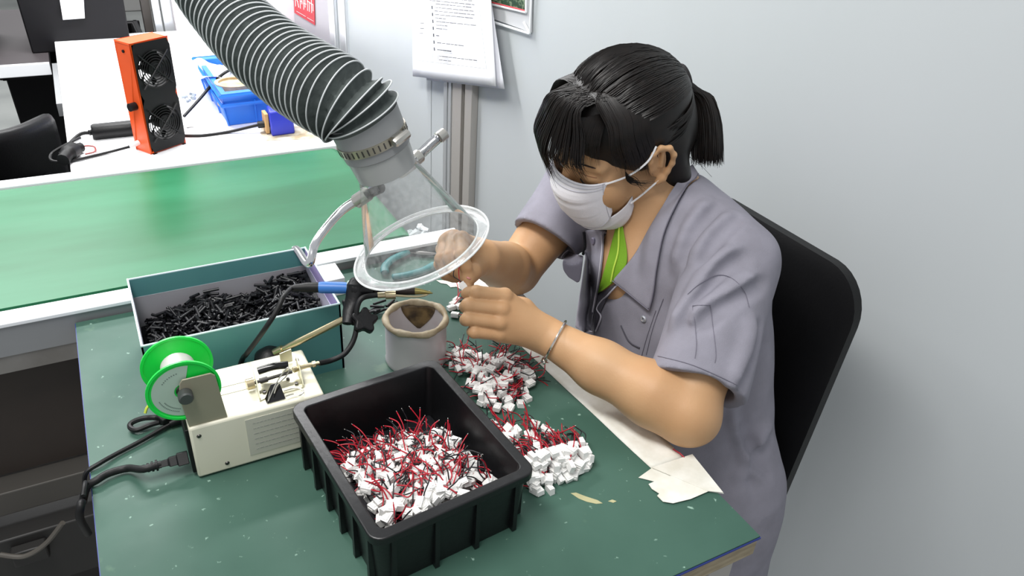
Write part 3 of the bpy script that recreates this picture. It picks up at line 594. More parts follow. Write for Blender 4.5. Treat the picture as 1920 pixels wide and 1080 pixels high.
# binder clip
bc = thing('binder_clip', 'black binder clip with wire handles gripping the station mechanism', 'binder clip', T(520, 740, z1))
m = MB(); a, b_ = T(500, 757, z1), T(536, 747, z1); e, f_ = T(508, 722, z1+.010), T(524, 718, z1+.010)
m.hexa([a, b_, b_+Vector((-.002, .010, 0)), a+Vector((0, .010, 0))], [e, f_, f_+Vector((0, .0015, 0)), e+Vector((0, .0015, 0))]); m.build('clip_body', mat('gloss_black', '0e0e10', 0.12), bc, bevel=0.0008)
m = MB(); m.tube(bez([T(503, 752, z1+.003), T(520, 715, z1+.012), T(538, 690, z1+.016), T(542, 694, z1+.016), T(536, 706, z1+.014), T(520, 722, z1+.012), T(514, 738, z1+.008)], 6), 0.0008, 6); m.build('wire_handle', steel, bc)
m = MB(); m.tube(bez([T(533, 733, z1+.006), T(548, 729, z1+.005), T(563, 729, z1+.004), T(569, 735, z1+.003), T(562, 741, z1+.003), T(550, 739, z1+.004), T(536, 743, z1+.005)], 6), 0.0008, 6); m.build('wire_handle', steel, bc)
# solder guide tube
m = MB(); m.tube(bez([T(598, 681, z1+.012), T(620, 676, .835), T(645, 664, .84), T(662, 640, .85), T(669, 610, .865), T(669, 580, .882), T(678, 560, .892), T(700, 554, .893), T(722, 553, .893)], 8), 0.0033, 12)
fd = m.build('solder_guide', black_rub); tag(fd, 'curved black tube guiding solder from the cream station to the iron tip', 'tube')
m = MB(); m.tube([T(708, 554, .893), T(722, 553, .893), T(723, 553, .893), T(742, 552.5, .893)], [0.0038, 0.0038, 0.0055, 0.0055], 12); m.tube(bez([T(742, 554, .892), T(780, 556, .889), T(798, 553, .890), T(806, 546, .893)], 6), 0.0016, 8); m.build('metal_nozzle', steel_warm, fd)
# ================================================================ SOLDERING IRON AND STAND
isd = thing('iron_stand', 'adjustable iron holder with steel rod and black wing knobs', 'stand', T(485, 680, 0.75))
m = MB(); c = Vector((0.128, 0.81, 0.75)); m.lathe([(0.0001, 0.0), (0.022, 0.0), (0.022, 0.045), (0.018, 0.062), (0.008, 0.07), (0.0001, 0.071)], 30, Matrix.Translation(c)); m.build('base', black_pl, isd)
ra, rb = Vector((0.133, 0.805, 0.815)), T(652, 595, 0.868)
m = MB(); m.cyl(ra, rb, 0.0042, 16); m.cyl(ra, ra+(rb-ra)*0.12, 0.006, 16); m.build('rod', steel_warm, isd)
m = MB(); wc = T(683, 602, 0.868); 
def wing(m, c, n_, x_, R=0.017, th_=0.012, k=5):
    Mx = frame(c, n_, x_); pts = []
    for i in range(40):
        q = 2*math.pi*i/40; r_ = R*(0.83+0.17*math.cos(k*q)); pts.append((r_*math.cos(q), r_*math.sin(q)))
    m.prism(pts, -th_/2, th_/2, Mx)
vd = ray(683, 602)
wing(m, wc, -vd+Vector((0.3, 0, 0.5)), (1, 0, 0)); m.build('wing_knob', black_pl, isd, bevel=0.002)
m = MB(); wc2 = T(655, 575, 0.87); wing(m, wc2, Vector((-1, -0.2, 0.1)), (0, 0, 1), 0.012, 0.01); m.build('wing_knob', black_pl, isd, bevel=0.002)
m = MB(); m.tube([T(651, 607, .868), T(655, 585, .875), T(664, 560, .885), T(668, 535, .90), T(668, 522, .905)], [0.006, 0.0085, 0.011, 0.012, 0.007], 12, flat=0.6); m.tube([T(662, 598, .868), T(675, 600, .868)], 0.008, 12); m.build('clamp_body', black_pl, isd)
m = MB(); m.tube([T(658, 598, .868), T(660, 598.5, .868)], 0.004, 10); m.build('clamp_screw', steel, isd)
# iron
iz = 0.893
I = lambda x, y=None: T(x, y if y else 540+ (x-655)*0.06, iz)
ir = thing('soldering_iron', 'soldering iron with blue grip held above the table by its stand', 'soldering iron', I(655))
m = MB(); m.tube([I(545, 541), I(552, 540), I(575, 539), I(598, 539)], [0.003, 0.0045, 0.0062, 0.0065], 16); m.build('cable_sleeve', black_rub, ir)
m = MB(); m.tube([I(598, 539), I(604, 539), I(640, 539.5), I(652, 540)], [0.0068, 0.0073, 0.0073, 0.0068], 20); m.build('grip', mat('iron_blue', '2f6bb4', 0.4), ir)
m = MB(); m.tube([I(651, 540), I(653, 540), I(657, 540), I(659, 540)], [0.008, 0.0095, 0.0095, 0.008], 20); m.build('collar', mat('collar_pale', '9fb0a4', 0.4), ir)
m = MB(); m.tube([I(659, 540), I(664, 540), I(672, 541), I(690, 543), I(703, 545)], [0.011, 0.014, 0.014, 0.010, 0.007], 20); m.build('holder_ring', black_pl, ir)
m = MB(); m.tube([I(703, 544), I(724, 545), I(724.5, 545), I(750, 546), I(778, 546)], [0.006, 0.006, 0.0048, 0.0048, 0.0046], 16); m.build('heater_barrel', mat('burnt_steel', '2b2421', 0.5, 0.6), ir)
m = MB(); m.tube([I(778, 546), I(792, 547), I(806, 549), I(811, 550)], [0.0046, 0.0032, 0.0016, 0.0006], 12); m.build('tip', mat('tip_tin', '8a7f4c', 0.35, 0.8), ir)
m = MB(); m.tube(bez([I(546, 541), T(532, 556, .90), T(519, 582, .89), T(500, 612, .874), T(480, 640, .85), T(462, 664, .83), T(452, 680, .80), Vector((0.07, 0.805, .757)), Vector((0.03, 0.81, .7535)), Vector((0.0, 0.80, .7535)), T(325, 795, .754)], 8), 0.0031, 10)
tag(m.build('iron_cable', cm), 'black cable of the soldering iron drooping over the teal carton front', 'cable')

# ================================================================ WAX RIMMED CAN
can = thing('tip_cleaning_tin', 'silvery oval tin with thick beige rim of hardened flux', 'tin', (0.322, 0.808, 0.75))
canm = mat('tin_side', 'cfcacb', 0.38, 0.15, col2='c3a5aa', nscale=9, thr=(0.55, 0.8)); M = Matrix.Translation((0.322, 0.808, 0.75))
m = MB(); m.lathe([(0.0001, 0.001), (0.038, 0.001), (0.0415, 0.0), (0.0425, 0.003), (0.0415, 0.006), (0.0415, 0.064), (0.0395, 0.066), (0.0385, 0.064), (0.0385, 0.004), (0.0001, 0.004)], 56, M); m.build('tin_body', canm, can)
wax = mat('flux_rim', 'b5a88d', 0.55, col2='97866a', nscale=60, bump=0.8, bscale=90)
random.seed(8); pts = []; rs_ = []
for k in range(60):
    q = 2*math.pi*k/60; pts.append(Vector((0.322+0.0405*math.cos(q), 0.808+0.0405*math.sin(q), 0.8165+0.0008*math.sin(5*q)))); rs_.append(0.0044+0.0008*math.sin(7*q)+random.uniform(-.0004, .0004))
m = MB(); m.tube(pts, rs_, 12, closed=True, up=(0, 0, 1)); m.build('wax_rim', wax, can)
m = MB(); 
rows = []
for i in range(9):
    zz = 0.814-0.040*i/8; wdt = 0.62*(1-(i/8.0)**1.6)+0.05; rows.append([Vector((0.322+0.0380*math.cos(q), 0.808+0.0380*math.sin(q), zz)) for q in [math.radians(62)+wdt*(j/8-0.5)*2 for j in range(9)]])
m.grid(rows); m.build('flux_stain', mat('flux_stain', '3a2c1d', 0.35, col2='7d6844', nscale=70), can, solid=0.001)
m = MB(); m.lathe([(0.0001, 0.006), (0.0383, 0.006)], 40, M); m.build('residue', mat('residue', 'a9a9a6', 0.4), can)

# ================================================================ PLIERS seen through the hood
pl = thing('wire_cutters', 'teal handled wire cutters lying on the table behind the tin', 'pliers', T(765, 510, .752))
tealh = mat('teal_handle', '176f70', 0.4)
m = MB(); m.tube(bez([T(722, 512, .757), T(722, 500, .758), T(735, 487, .759), T(752, 478, .759), T(765, 472, .758)], 8), [0.0045]+[0.007]*31+[0.005], 12, flat=0.7, up=(0, 0, 1)); m.build('handle', tealh, pl)
m = MB(); m.tube(bez([T(735, 520, .757), T(765, 515, .758), T(795, 506, .758), T(815, 495, .758)], 8), [0.0045]+[0.0068]*23+[0.005], 12, flat=0.7, up=(0, 0, 1)); m.build('handle', tealh, pl)
m = MB(); m.tube([T(765, 472, .757), T(790, 474, .757), T(830, 478, .757)], [0.004, 0.008, 0.003], 10, flat=0.5, up=(0, 0, 1)); m.tube([T(815, 495, .756), T(830, 482, .756)], [0.004, 0.007], 10, flat=0.5); m.build('jaws', dark_steel, pl)
# clear bag bits near the rail end
m = MB(); random.seed(14)
for k in range(10):
    c = PL(792+random.uniform(-14, 14), 438+random.uniform(-9, 9), 1, 1.13); m.tube([c+Vector((random.uniform(-.02, .02), random.uniform(-.01, .01), random.uniform(-.008, .012))) for _ in range(3)], [0.002, 0.007, 0.002], 6)
tag(m.build('plastic_wrap', mat('wrap', 'dfe4e6', 0.15, alpha=0.7)), 'crumpled clear plastic wrap on the conveyor end by her far hand', 'plastic wrap')
# ================================================================ POWER CORDS
m = MB(); pa, pb = T(352, 857, .768), T(296, 872, .768); dv = (pb-pa)
pc = thing('mains_cable', 'black power cord plugged into the left end of the cream station', 'cord', pa)
m.tube([pa+dv*u for u in (-0.02, 0.0, 0.35, 0.36, 0.62, 0.66, 1.0)], [0.011, 0.0115, 0.0115, 0.0085, 0.0085, 0.006, 0.0055], 4, flat=0.75, up=(0, 0, 1)); m.build('plug_body', black_rub, pc, bevel=0.001)
m = MB()
for u in (1.0, 1.14, 1.28, 1.42): m.tube([pa+dv*u, pa+dv*(u+0.07)], 0.0062-(u-1)*0.004, 10)
m.build('strain_relief', black_rub, pc)
m = MB(); m.tube(bez([pa+dv*0.9, pa+dv*1.5, T(240, 878, .757), T(205, 887, .757), T(182, 900, .757), Vector((TX0-0.004, T(165, 915, .75).y, .752)), Vector((TX0-0.012, T(165, 915, .75).y-0.002, .735)), PL(152, 945, 1, 0.70)+Vector((0, 0, -.0)), PL(150, 972, 1, 0.70), PL(165, 1000, 1, .72)], 8), 0.0042, 10); m.build('cable', cm, pc)
m = MB(); m.tube(bez([T(328, 790, .757), T(300, 806, .755), T(262, 828, .754), T(220, 850, .754), T(188, 868, .755), Vector((TX0-0.004, T(172, 885, .75).y, .751)), Vector((TX0-0.009, T(168, 890, .75).y, .735)), PL(160, 905, 1, .72), PL(156, 930, 1, .70)], 8), 0.0026, 8); m.tube([T(345, 783, .758), T(318, 795, .757)], [0.006, 0.004], 10)
tag(m.build('slim_cable', cm), 'thin black cord crossing the table from behind the station to its left edge', 'cord')
ck = thing('plug_adapter', 'black mains plug with cable tie beside the green spool', 'plug', T(285, 790, .75))
m = MB(); m.tube([T(298, 790, .762), T(318, 776, .762), T(345, 765, .762)], [0.008, 0.013, 0.012], 6, flat=0.8, up=(0, 0, 1)); m.build('plug_body', black_rub, ck, bevel=0.001)
m = MB(); m.tube(bez([T(297, 783, .76), T(270, 784, .76), T(248, 792, .757), T(244, 801, .756), T(256, 806, .756), T(280, 797, .757), T(300, 791, .76)], 6), 0.0032, 8); m.build('cable_loop', cm, ck)
m = MB(); m.tube(bez([T(272, 775, .77), T(276, 764, .775), T(285, 757, .775), T(290, 768, .77)], 5), 0.0016, 6); m.build('earth_wire', mat('earth', 'b7c23c', 0.5), ck)
# ================================================================ BLACK TRAY
ang = math.radians(-5.2); tc_ = Vector((0.2225, 0.582, 0.75))
def rrect(w, h, r, n=5):
    out = []
    for cx, cy, a in ((w/2-r, h/2-r, 0), (-w/2+r, h/2-r, 90), (-w/2+r, -h/2+r, 180), (w/2-r, -h/2+r, 270)):
        for k in range(n+1):
            q = math.radians(a+90*k/n); out.append((cx+r*math.cos(q), cy+r*math.sin(q)))
    return out
TW, TL, TH = 0.179, 0.217, 0.080
tr = thing('parts_tray', 'black plastic tray filled with red, black and white wired connectors', 'tray', tc_, -0.0)
MT = Matrix.Translation(tc_) @ Matrix.Rotation(-ang, 4, 'Z') if False else Matrix.Translation(tc_) @ Matrix.Rotation(math.radians(5.2), 4, 'Z')
m = MB()
secs = [(TW-0.014, TL-0.014, 0.014, 0.0), (TW-0.006, TL-0.006, 0.013, TH-0.010), (TW+0.004, TL+0.004, 0.014, TH-0.010), (TW+0.004, TL+0.004, 0.014, TH-0.001), (TW+0.002, TL+0.002, 0.013, TH), (TW-0.018, TL-0.018, 0.008, TH), (TW-0.0195, TL-0.0195, 0.0075, TH-0.001), (TW-0.026, TL-0.026, 0.007, 0.006)]
vs = []; 
for w_, h_, r_, z_ in secs: vs += [(x, y, z_) for x, y in rrect(w_, h_, r_)]
n = 24; fs = [tuple(range(n-1, -1, -1)), tuple(range(7*n, 8*n))]+[(k*n+i, k*n+(i+1) % n, (k+1)*n+(i+1) % n, (k+1)*n+i) for k in range(7) for i in range(n)]
m.add(vs, fs, MT); m.build('tray_shell', mat('tray_black', '111113', 0.36, bump=0.12, bscale=160), tr, bevel=0.0008)
for sgn in (-1, 1):
    for k in range(6):
        m = MB(); y_ = -TL/2+0.02+k*(TL-0.04)/5; m.box((sgn*(TW/2-0.0035), y_, (TH-0.01)/2), (0.006, 0.005, TH-0.012), MT); m.build('rib', MATS['tray_black'], tr, smooth=False)
for sgn in (-1, 1):
    for k in range(4):
        m = MB(); x_ = -TW/2+0.02+k*(TW-0.04)/3; m.box((x_, sgn*(TL/2-0.0035), (TH-0.01)/2), (0.005, 0.006, TH-0.012), MT); m.build('rib', MATS['tray_black'], tr, smooth=False)

# ================================================================ CONNECTORS
cw = mat('connector_white', 'ecebe8', 0.42, spec=0.4); rdm = mat('wire_red', 'b01128', 0.4); bkm = mat('wire_black', '15151a', 0.4)
tipm = mat('tinned_tip', 'b9b6b0', 0.3, 1.0)
def housing_mesh():
    m = MB(); w_, l_, h_ = 0.0088, 0.0116, 0.0062
    m.box((0, 0, 0), (l_, w_, h_)); m.box((-0.0005, 0, h_/2+0.0003), (l_*0.6, w_*0.55, 0.0006)); m.box((-l_*0.1, w_/2+0.0003, -h_*0.1), (l_*0.6, 0.0006, h_*0.4)); m.box((-l_*0.1, -w_/2-0.0003, -h_*0.1), (l_*0.6, 0.0006, h_*0.4))
    q = bpy.data.meshes.new('housing'); q.from_pydata(m.v, [], m.f); q.materials.append(cw); return q
hm = housing_mesh()
def wire_mesh(side, seed, mtl, L):
    r = random.Random(seed); m = MB(); y0 = side*0.0019
    c1 = r.gauss(0, 0.006); c2 = r.gauss(0, 0.010); z1 = r.gauss(0.001, 0.003); z2 = r.gauss(0.001, 0.006)
    pts = bez([(0.0045, y0, 0), (0.0045+L*0.33, y0+c1*0.4, z1), (0.0045+L*0.68, y0*1.5+c1, z1+z2*0.5), (0.0045+L, y0*2.5+c1+c2*0.6, z2)], 4)
    m.tube(pts, 0.00074, 6); m.m = 1; d_ = (pts[-1]-pts[-2]).normalized(); m.tube([pts[-1], pts[-1]+d_*0.0022], 0.0005, 5)
    q = bpy.data.meshes.new('wire'); q.from_pydata(m.v, [], m.f); q.materials.append(mtl); q.materials.append(tipm)
    for p, i in zip(q.polygons, m.mi): p.material_index = i; p.use_smooth = True
    return q
NV = 14
WRm = [(wire_mesh(1, 50+k, rdm, 0.020+0.0009*k), wire_mesh(-1, 90+k, bkm, 0.020+0.0009*((k*5) % NV))) for k in range(NV)]
def connector(Mw, label, group, wires=None):
    k = random.randrange(NV) if wires is None else wires
    r = bpy.data.objects.new('wired_connector', None); COL.objects.link(r); r.empty_display_size = 0.005; r.matrix_world = Mw
    tag(r, label, 'connector', group)
    for nm, me in (('housing', hm), ('red_wire', WRm[k][0]), ('black_wire', WRm[k][1])):
        c = bpy.data.objects.new(nm, me); COL.objects.link(c); c.parent = r
    return r
def xf(p, yaw, pitch, roll): return Matrix.Translation(p) @ Matrix.Rotation(yaw, 4, 'Z') @ Matrix.Rotation(pitch, 4, 'Y') @ Matrix.Rotation(roll, 4, 'X')
stuffm = [MB(), MB(), MB()]
def stuff(Mw, k):
    for j, me in enumerate((hm, WRm[k][0], WRm[k][1])):
        stuffm[j].add([v.co.copy() for v in me.vertices], [tuple(p.vertices) for p in me.polygons], Mw)
def flush(name, label):
    vs = []; fs = []; mi = []
    for j in range(3):
        b_ = len(vs); vs += stuffm[j].v; fs += [tuple(b_+i for i in f) for f in stuffm[j].f]; mi += [j]*len(stuffm[j].f)
    me = bpy.data.meshes.new(name); me.from_pydata(vs, [], fs)
    for x in (cw, rdm, bkm): me.materials.append(x)
    me.polygons.foreach_set('material_index', mi)
    o = bpy.data.objects.new(name, me); COL.objects.link(o); tag(o, label, 'connectors', None, 'stuff')
    for j in range(3): stuffm[j] = MB()
# in the tray: heap highest towards the near side, lower along the far and right walls
random.seed(31)
def hz(u, v):  # u across -1..1, v -1 near .. 1 far
    return 0.012+0.034*max(0, 1-((v+0.35)/1.25)**2)*(1-0.45*max(0, u)**2)+0.012*max(0, -v)*(1-u*0.3)
def ok(u, v): return v < 0.62-0.35*max(0, u-0.1)-0.25*max(0, -u-0.5)
def tray_xf(lift, spread=1.0):
    while True:
        u = random.uniform(-0.9, 0.9); v = random.uniform(-0.92, 0.8)
        if ok(u, v): break
    x = u*(TW/2-0.020); y = v*(TL/2-0.020); z = hz(u, v)+lift
    if random.random() < 0.72: yaw = random.gauss(math.radians(75), 0.75)
    else: yaw = random.uniform(0, 6.28)
    tx, ty = x+0.026*math.cos(yaw), y+0.026*math.sin(yaw)
    pitch = random.gauss(-0.02, 0.24)
    if abs(tx) > TW/2-0.028 or abs(ty) > TL/2-0.028:
        yaw += math.pi; tx, ty = x+0.026*math.cos(yaw), y+0.026*math.sin(yaw)
        if abs(tx) > TW/2-0.028 or abs(ty) > TL/2-0.028: pitch = random.uniform(-1.2, -0.9)
    return MT @ xf(Vector((x, y, z)), yaw, pitch, random.choice((0, 0, 0, math.pi/2, 1.2, -0.6))+random.gauss(0, 0.25))
for k in range(180): connector(tray_xf(random.uniform(0.003, 0.010)), 'white connector with red and black wires in the black tray heap', 'wired connectors in the black tray')
for k in range(260): stuff(tray_xf(-random.uniform(0.0, 0.014)), random.randrange(NV))
rows = [[MT @ Vector(((TW/2-0.014)*u, (TL/2-0.014)*v, max(0.007, hz(u, v)-0.012) if ok(u, v-0.1) else 0.007)) for u in [i/10*2-1 for i in range(11)]] for v in [j/12*2-1 for j in range(13)]]
stuffm[2].grid(rows); flush('connector_heap', 'lower layers of white connectors with red and black wires inside the tray')
# far loose pile right of the tin
def inpoly(x, y, poly):
    c = False; j = len(poly)-1
    for i in range(len(poly)):
        if (poly[i][1] > y) != (poly[j][1] > y) and x < (poly[j][0]-poly[i][0])*(y-poly[i][1])/(poly[j][1]-poly[i][1])+poly[i][0]: c = not c
        j = i
    return c
polyA = [(838, 672), (870, 662), (945, 668), (985, 690), (1005, 725), (998, 745), (960, 772), (915, 775), (880, 735), (850, 700)]
cA = (915, 720)
def farpile(lift):
    while True:
        x = random.uniform(835, 1010); y = random.uniform(660, 780)
        if inpoly(x, y, polyA): break
    e = 1-math.hypot((x-cA[0])/90, (y-cA[1])/60); p = T(x, y, 0.75); p.z = 0.7535+0.014*max(0, e)+lift
    yaw = random.gauss(math.radians(20), 1.1) if x > 900 else random.gauss(math.radians(110), 1.2)
    return xf(p, yaw, random.gauss(0.0, 0.10), random.choice((0, 0, math.pi/2))+random.gauss(0, 0.15))
for k in range(62): connector(farpile(random.uniform(0.001, 0.008)), 'white connector with red and black wires in loose pile beyond the tray', 'wired connectors in the far loose pile')
for k in range(46): stuff(farpile(-0.001), random.randrange(NV))
flush('connector_heap', 'underlying wired connectors of the loose pile beside the tin')
# near bundled pile: housings in a slanted stack, wires towards the back left
dirw = (T(985, 800, 0.75)-T(1060, 890, 0.75)).normalized(); base_a = math.atan2(dirw.y, dirw.x)
def nearpile(u, r, k_):
    # u along front edge from (1000,935) to (1112,875); r row back; k_ layer
    a = T(1003, 928, 0.75); b = T(1108, 878, 0.75); p = a+(b-a)*u+dirw*(0.010*r+0.0055*k_); p.z = 0.7535+0.0068*k_
    return p
random.seed(77); cnt = 0
hs = lambda u: 5 if u < 0.55 else (4 if u < 0.8 else 3)
for k_ in range(5):
    for i in range(10):
        u = i/9+random.uniform(-.03, .03)
        if k_ >= hs(u): continue
        for r in range(2 if k_ < 4 else 1):
            p = nearpile(u, r*1.1, k_)+Vector((random.gauss(0, .0030), random.gauss(0, .0030), random.uniform(0, .003)))
            Mx = xf(p, base_a+random.gauss(0.05, 0.30), random.gauss(0.03, 0.16), random.choice((0, 0, math.pi/2))+random.gauss(0, 0.12))
            if r == 0 or k_ >= 3: 
                connector(Mx, 'white connector in the bundled pile at the tray corner', 'wired connectors in the near bundled pile'); cnt += 1
            else: stuff(Mx, random.randrange(NV))
for (x, y, z, yw, rl) in ((1003, 795, .758, 2.4, 0.2), (1030, 812, .765, -0.7, 1.4), (1022, 805, .757, 2.2, 0), (940, 805, .757, 2.2, .4), (952, 812, .757, 2.4, 1.5), (965, 822, .76, 2.2, 0.1), (925, 796, .756, 2.1, 0), (1008, 838, .775, -2.0, .3), (1000, 848, .770, -1.8, 1.3), (975, 845, .772, 2.5, 0.1), (1060, 850, .770, 2.5, 0.2), (1045, 830, .762, -.6, 0)):
    connector(xf(T(x, y, z), yw, -0.1, rl), 'white connector in the bundled pile at the tray corner', 'wired connectors in the near bundled pile')
for k in range(26):
    x = random.uniform(945, 1075); y = 800+(x-945)*0.42+random.uniform(-8, 28); p = T(x, y, 0.762+random.uniform(0, .006))
    stuff(xf(p, base_a+random.gauss(0.0, .3), random.gauss(-0.0, .1), random.uniform(0, 3)), random.randrange(NV))
flush('connector_heap', 'inner layers of the bundled connector pile at the tray corner')
for (x, y, yw) in ((850, 570, 0.3), (846, 577, 0.1), (856, 563, 0.5), (853, 590, 5.6), (862, 574, 0.2)):
    connector(xf(T(x, y, 0.7545), yw, -0.03, random.gauss(0, .3)), 'white connector with wires lying by her near hand', 'wired connectors lying by the near hand')

# ================================================================ EXTRACTION HOSE, HOOD
rimc = P(790, 462, 0.95)
v = ray(790, 462); im = RC @ Vector((0.41, -0.91, 0)); im = (im-v*im.dot(v)).normalized(); AX = (im*0.883+v*0.47).normalized()  # hood axis, neck -> rim
rr_ = 0.0865
q1 = P(712, 330, 1.0); Hh = (rimc-q1).dot(AX); nk = rimc-AX*0.10
hd = thing('fume_hood', 'clear plastic cone hood with wide flange hanging over the work', 'hood', rimc)
acr = bpy.data.materials.new('clear_acrylic'); acr.use_nodes = True; nt = acr.node_tree; nt.nodes.clear()
out = nt.nodes.new('ShaderNodeOutputMaterial'); tr_ = nt.nodes.new('ShaderNodeBsdfTransparent'); gl = nt.nodes.new('ShaderNodeBsdfGlossy'); df = nt.nodes.new('ShaderNodeBsdfDiffuse'); fr = nt.nodes.new('ShaderNodeFresnel'); mx = nt.nodes.new('ShaderNodeMixShader'); mx2 = nt.nodes.new('ShaderNodeMixShader')
gl.inputs['Roughness'].default_value = 0.06; fr.inputs['IOR'].default_value = 1.12; tr_.inputs[0].default_value = (0.965, 0.975, 0.975, 1); df.inputs[0].default_value = (0.9, 0.92, 0.92, 1)
nz = nt.nodes.new('ShaderNodeTexNoise'); nz.inputs['Scale'].default_value = 25; rp = nt.nodes.new('ShaderNodeMapRange'); rp.inputs[1].default_value = 0.3; rp.inputs[2].default_value = 0.8; rp.inputs[3].default_value = 0.08; rp.inputs[4].default_value = 0.24  # noisy white diffuse share paints in the cone's highlights
nt.links.new(nz.outputs[0], rp.inputs[0]); nt.links.new(rp.outputs[0], mx2.inputs[0]); nt.links.new(fr.outputs[0], mx.inputs[0]); nt.links.new(tr_.outputs[0], mx.inputs[1]); nt.links.new(gl.outputs[0], mx.inputs[2])
nt.links.new(mx.outputs[0], mx2.inputs[1]); nt.links.new(df.outputs[0], mx2.inputs[2]); nt.links.new(mx2.outputs[0], out.inputs[0])
def frost(name, k):
    f_ = acr.copy(); f_.name = name
    for x in f_.node_tree.nodes:
        if x.type == 'MAP_RANGE': x.inputs[3].default_value = k[0]; x.inputs[4].default_value = k[1]
    return f_
Mh = frame(rimc, AX, (1, 0, 0))
Ln = 0.135
m = MB(); m.lathe([(0.0325, -0.150), (0.0335, -0.114), (0.0355, -0.104), (0.0715, -0.006), (0.0735, 0.0)], 72, Mh); m.build('cone', acr, hd)
m = MB(); m.lathe([(0.0735, 0.0), (0.0855, 0.001), (0.0865, 0.0), (0.0865, -0.003), (0.0850, -0.0036), (0.0735, -0.0028)], 96, Mh, closed=True); m.build('flange', frost('frosted_acrylic', (0.12, 0.26)), hd)
fr2 = frost('edge_acrylic', (0.55, 0.75))
for r_, z_, th_ in ((0.0868, -0.0015, 0.0014), (0.0733, -0.001, 0.0012)):
    m = MB(); m.tube([Mh @ Vector((r_*math.cos(q), r_*math.sin(q), z_)) for q in [2*math.pi*k/96 for k in range(96)]], th_, 6, closed=True); m.build('flange_edge', fr2, hd)
# grey collar, hose clamp
hs_ = thing('extraction_hose', 'ribbed dark grey fume extraction hose curving down to the clear hood', 'hose', rimc-AX*Ln)
gc = mat('hose_collar_grey', '8d8f90', 0.5); hg = mat('hose_fabric', '4c5452', 0.72, col2='424948', nscale=60, bump=0.5, bscale=140); hr = mat('hose_rib', 'c6cacb', 0.5)
m = MB(); m.lathe([(0.0340, -0.108), (0.0350, -0.108), (0.0372, -0.138), (0.0372, -0.148), (0.0340, -0.148)], 56, Mh, closed=True); m.build('pipe_sleeve', mat('sleeve', 'a3a5a4', 0.35), hs_)
m = MB(); m.lathe([(0.0375, -0.134), (0.0385, -0.135), (0.0395, -0.15), (0.0405, -0.178), (0.0385, -0.178)], 56, Mh, closed=True); m.build('cuff', gc, hs_)
m = MB(); zb_ = -0.145; m.lathe([(0.0395, zb_), (0.0405, zb_), (0.0409, zb_-0.010), (0.0395, zb_-0.010)], 64, Mh, closed=True); m.build('hose_clamp', mat('clamp_steel', 'b2ab9a', 0.3, 0.9), hs_)
m = MB()
for k in range(40):
    q = 2*math.pi*k/40; Mk = Mh @ Matrix.Rotation(q, 4, 'Z'); m.box((0.0408, 0, zb_-0.005), (0.0006, 0.0016, 0.007), Mk)
m.build('clamp_slots', dark_steel, hs_, smooth=False)
def angof(px, py):
    # angle around the hood axis whose projection is nearest a pixel
    best = None
    for k in range(360):
        q = math.radians(k); p = Mh @ Vector((0.042*math.cos(q), 0.042*math.sin(q), zb_-0.005)); x, y = pix(p); d_ = (x-px)**2+(y-py)**2
        nrm = (Mh.to_3x3() @ Vector((math.cos(q), math.sin(q), 0)))
        if nrm.dot(p-CAM) < 0.3 and (best is None or d_ < best[0]): best = (d_, q)
    return best[1]
qs = angof(752, 268); Mk = Mh @ Matrix.Rotation(qs, 4, 'Z')
m = MB(); m.tube([Mk @ Vector((0.046, -0.012, zb_-0.005)), Mk @ Vector((0.046, 0.009, zb_-0.005)), Mk @ Vector((0.046, 0.011, zb_-0.005))], [0.0052, 0.0052, 0.004], 8); m.box((0.043, 0, zb_-0.005), (0.006, 0.014, 0.011), Mk); m.build('clamp_screw', steel, hs_)
# corrugated part
q0 = Mh @ Vector((0, 0, -0.173))
ctr = [q0, q0-AX*0.016, P(659, 205, 0.875), P(632, 184, 0.885), P(590, 160, 0.908), P(540, 128, 0.945), P(480, 80, 0.99), P(430, 28, 1.04), P(390, -25, 1.08), P(355, -90, 1.13), P(325, -170, 1.18)]
cp = bez(ctr, 14)
# arc-length resample
L_ = [0.0]
for i in range(1, len(cp)): L_.append(L_[-1]+(cp[i]-cp[i-1]).length)
def atL(s):
    s = max(0, min(L_[-1], s)); i = max(1, next((k for k in range(len(L_)) if L_[k] >= s), len(L_)-1)); f_ = (s-L_[i-1])/(L_[i]-L_[i-1]+1e-9); return cp[i-1].lerp(cp[i], f_)
sp_ = []; s = 0.006
while s < L_[-1]-0.005:
    sp_.append(s); s += 0.0085 if s < 0.085 else 0.0113
rings = []; xr = Vector((1, 0, 0))
fabric = []; NR = 64
for i, s in enumerate(sp_):
    t_1 = (atL(s+0.028)-atL(s-0.028)).normalized(); t_1 = t_1.lerp(-AX, max(0, 1-s/0.03)*0.9).normalized(); c = atL(s); xr = (xr-t_1*xr.dot(t_1)).normalized(); yr = t_1.cross(xr); rings.append((c, xr.copy(), yr, t_1))
m = MB(); rows = []; mr = MB(); random.seed(2)
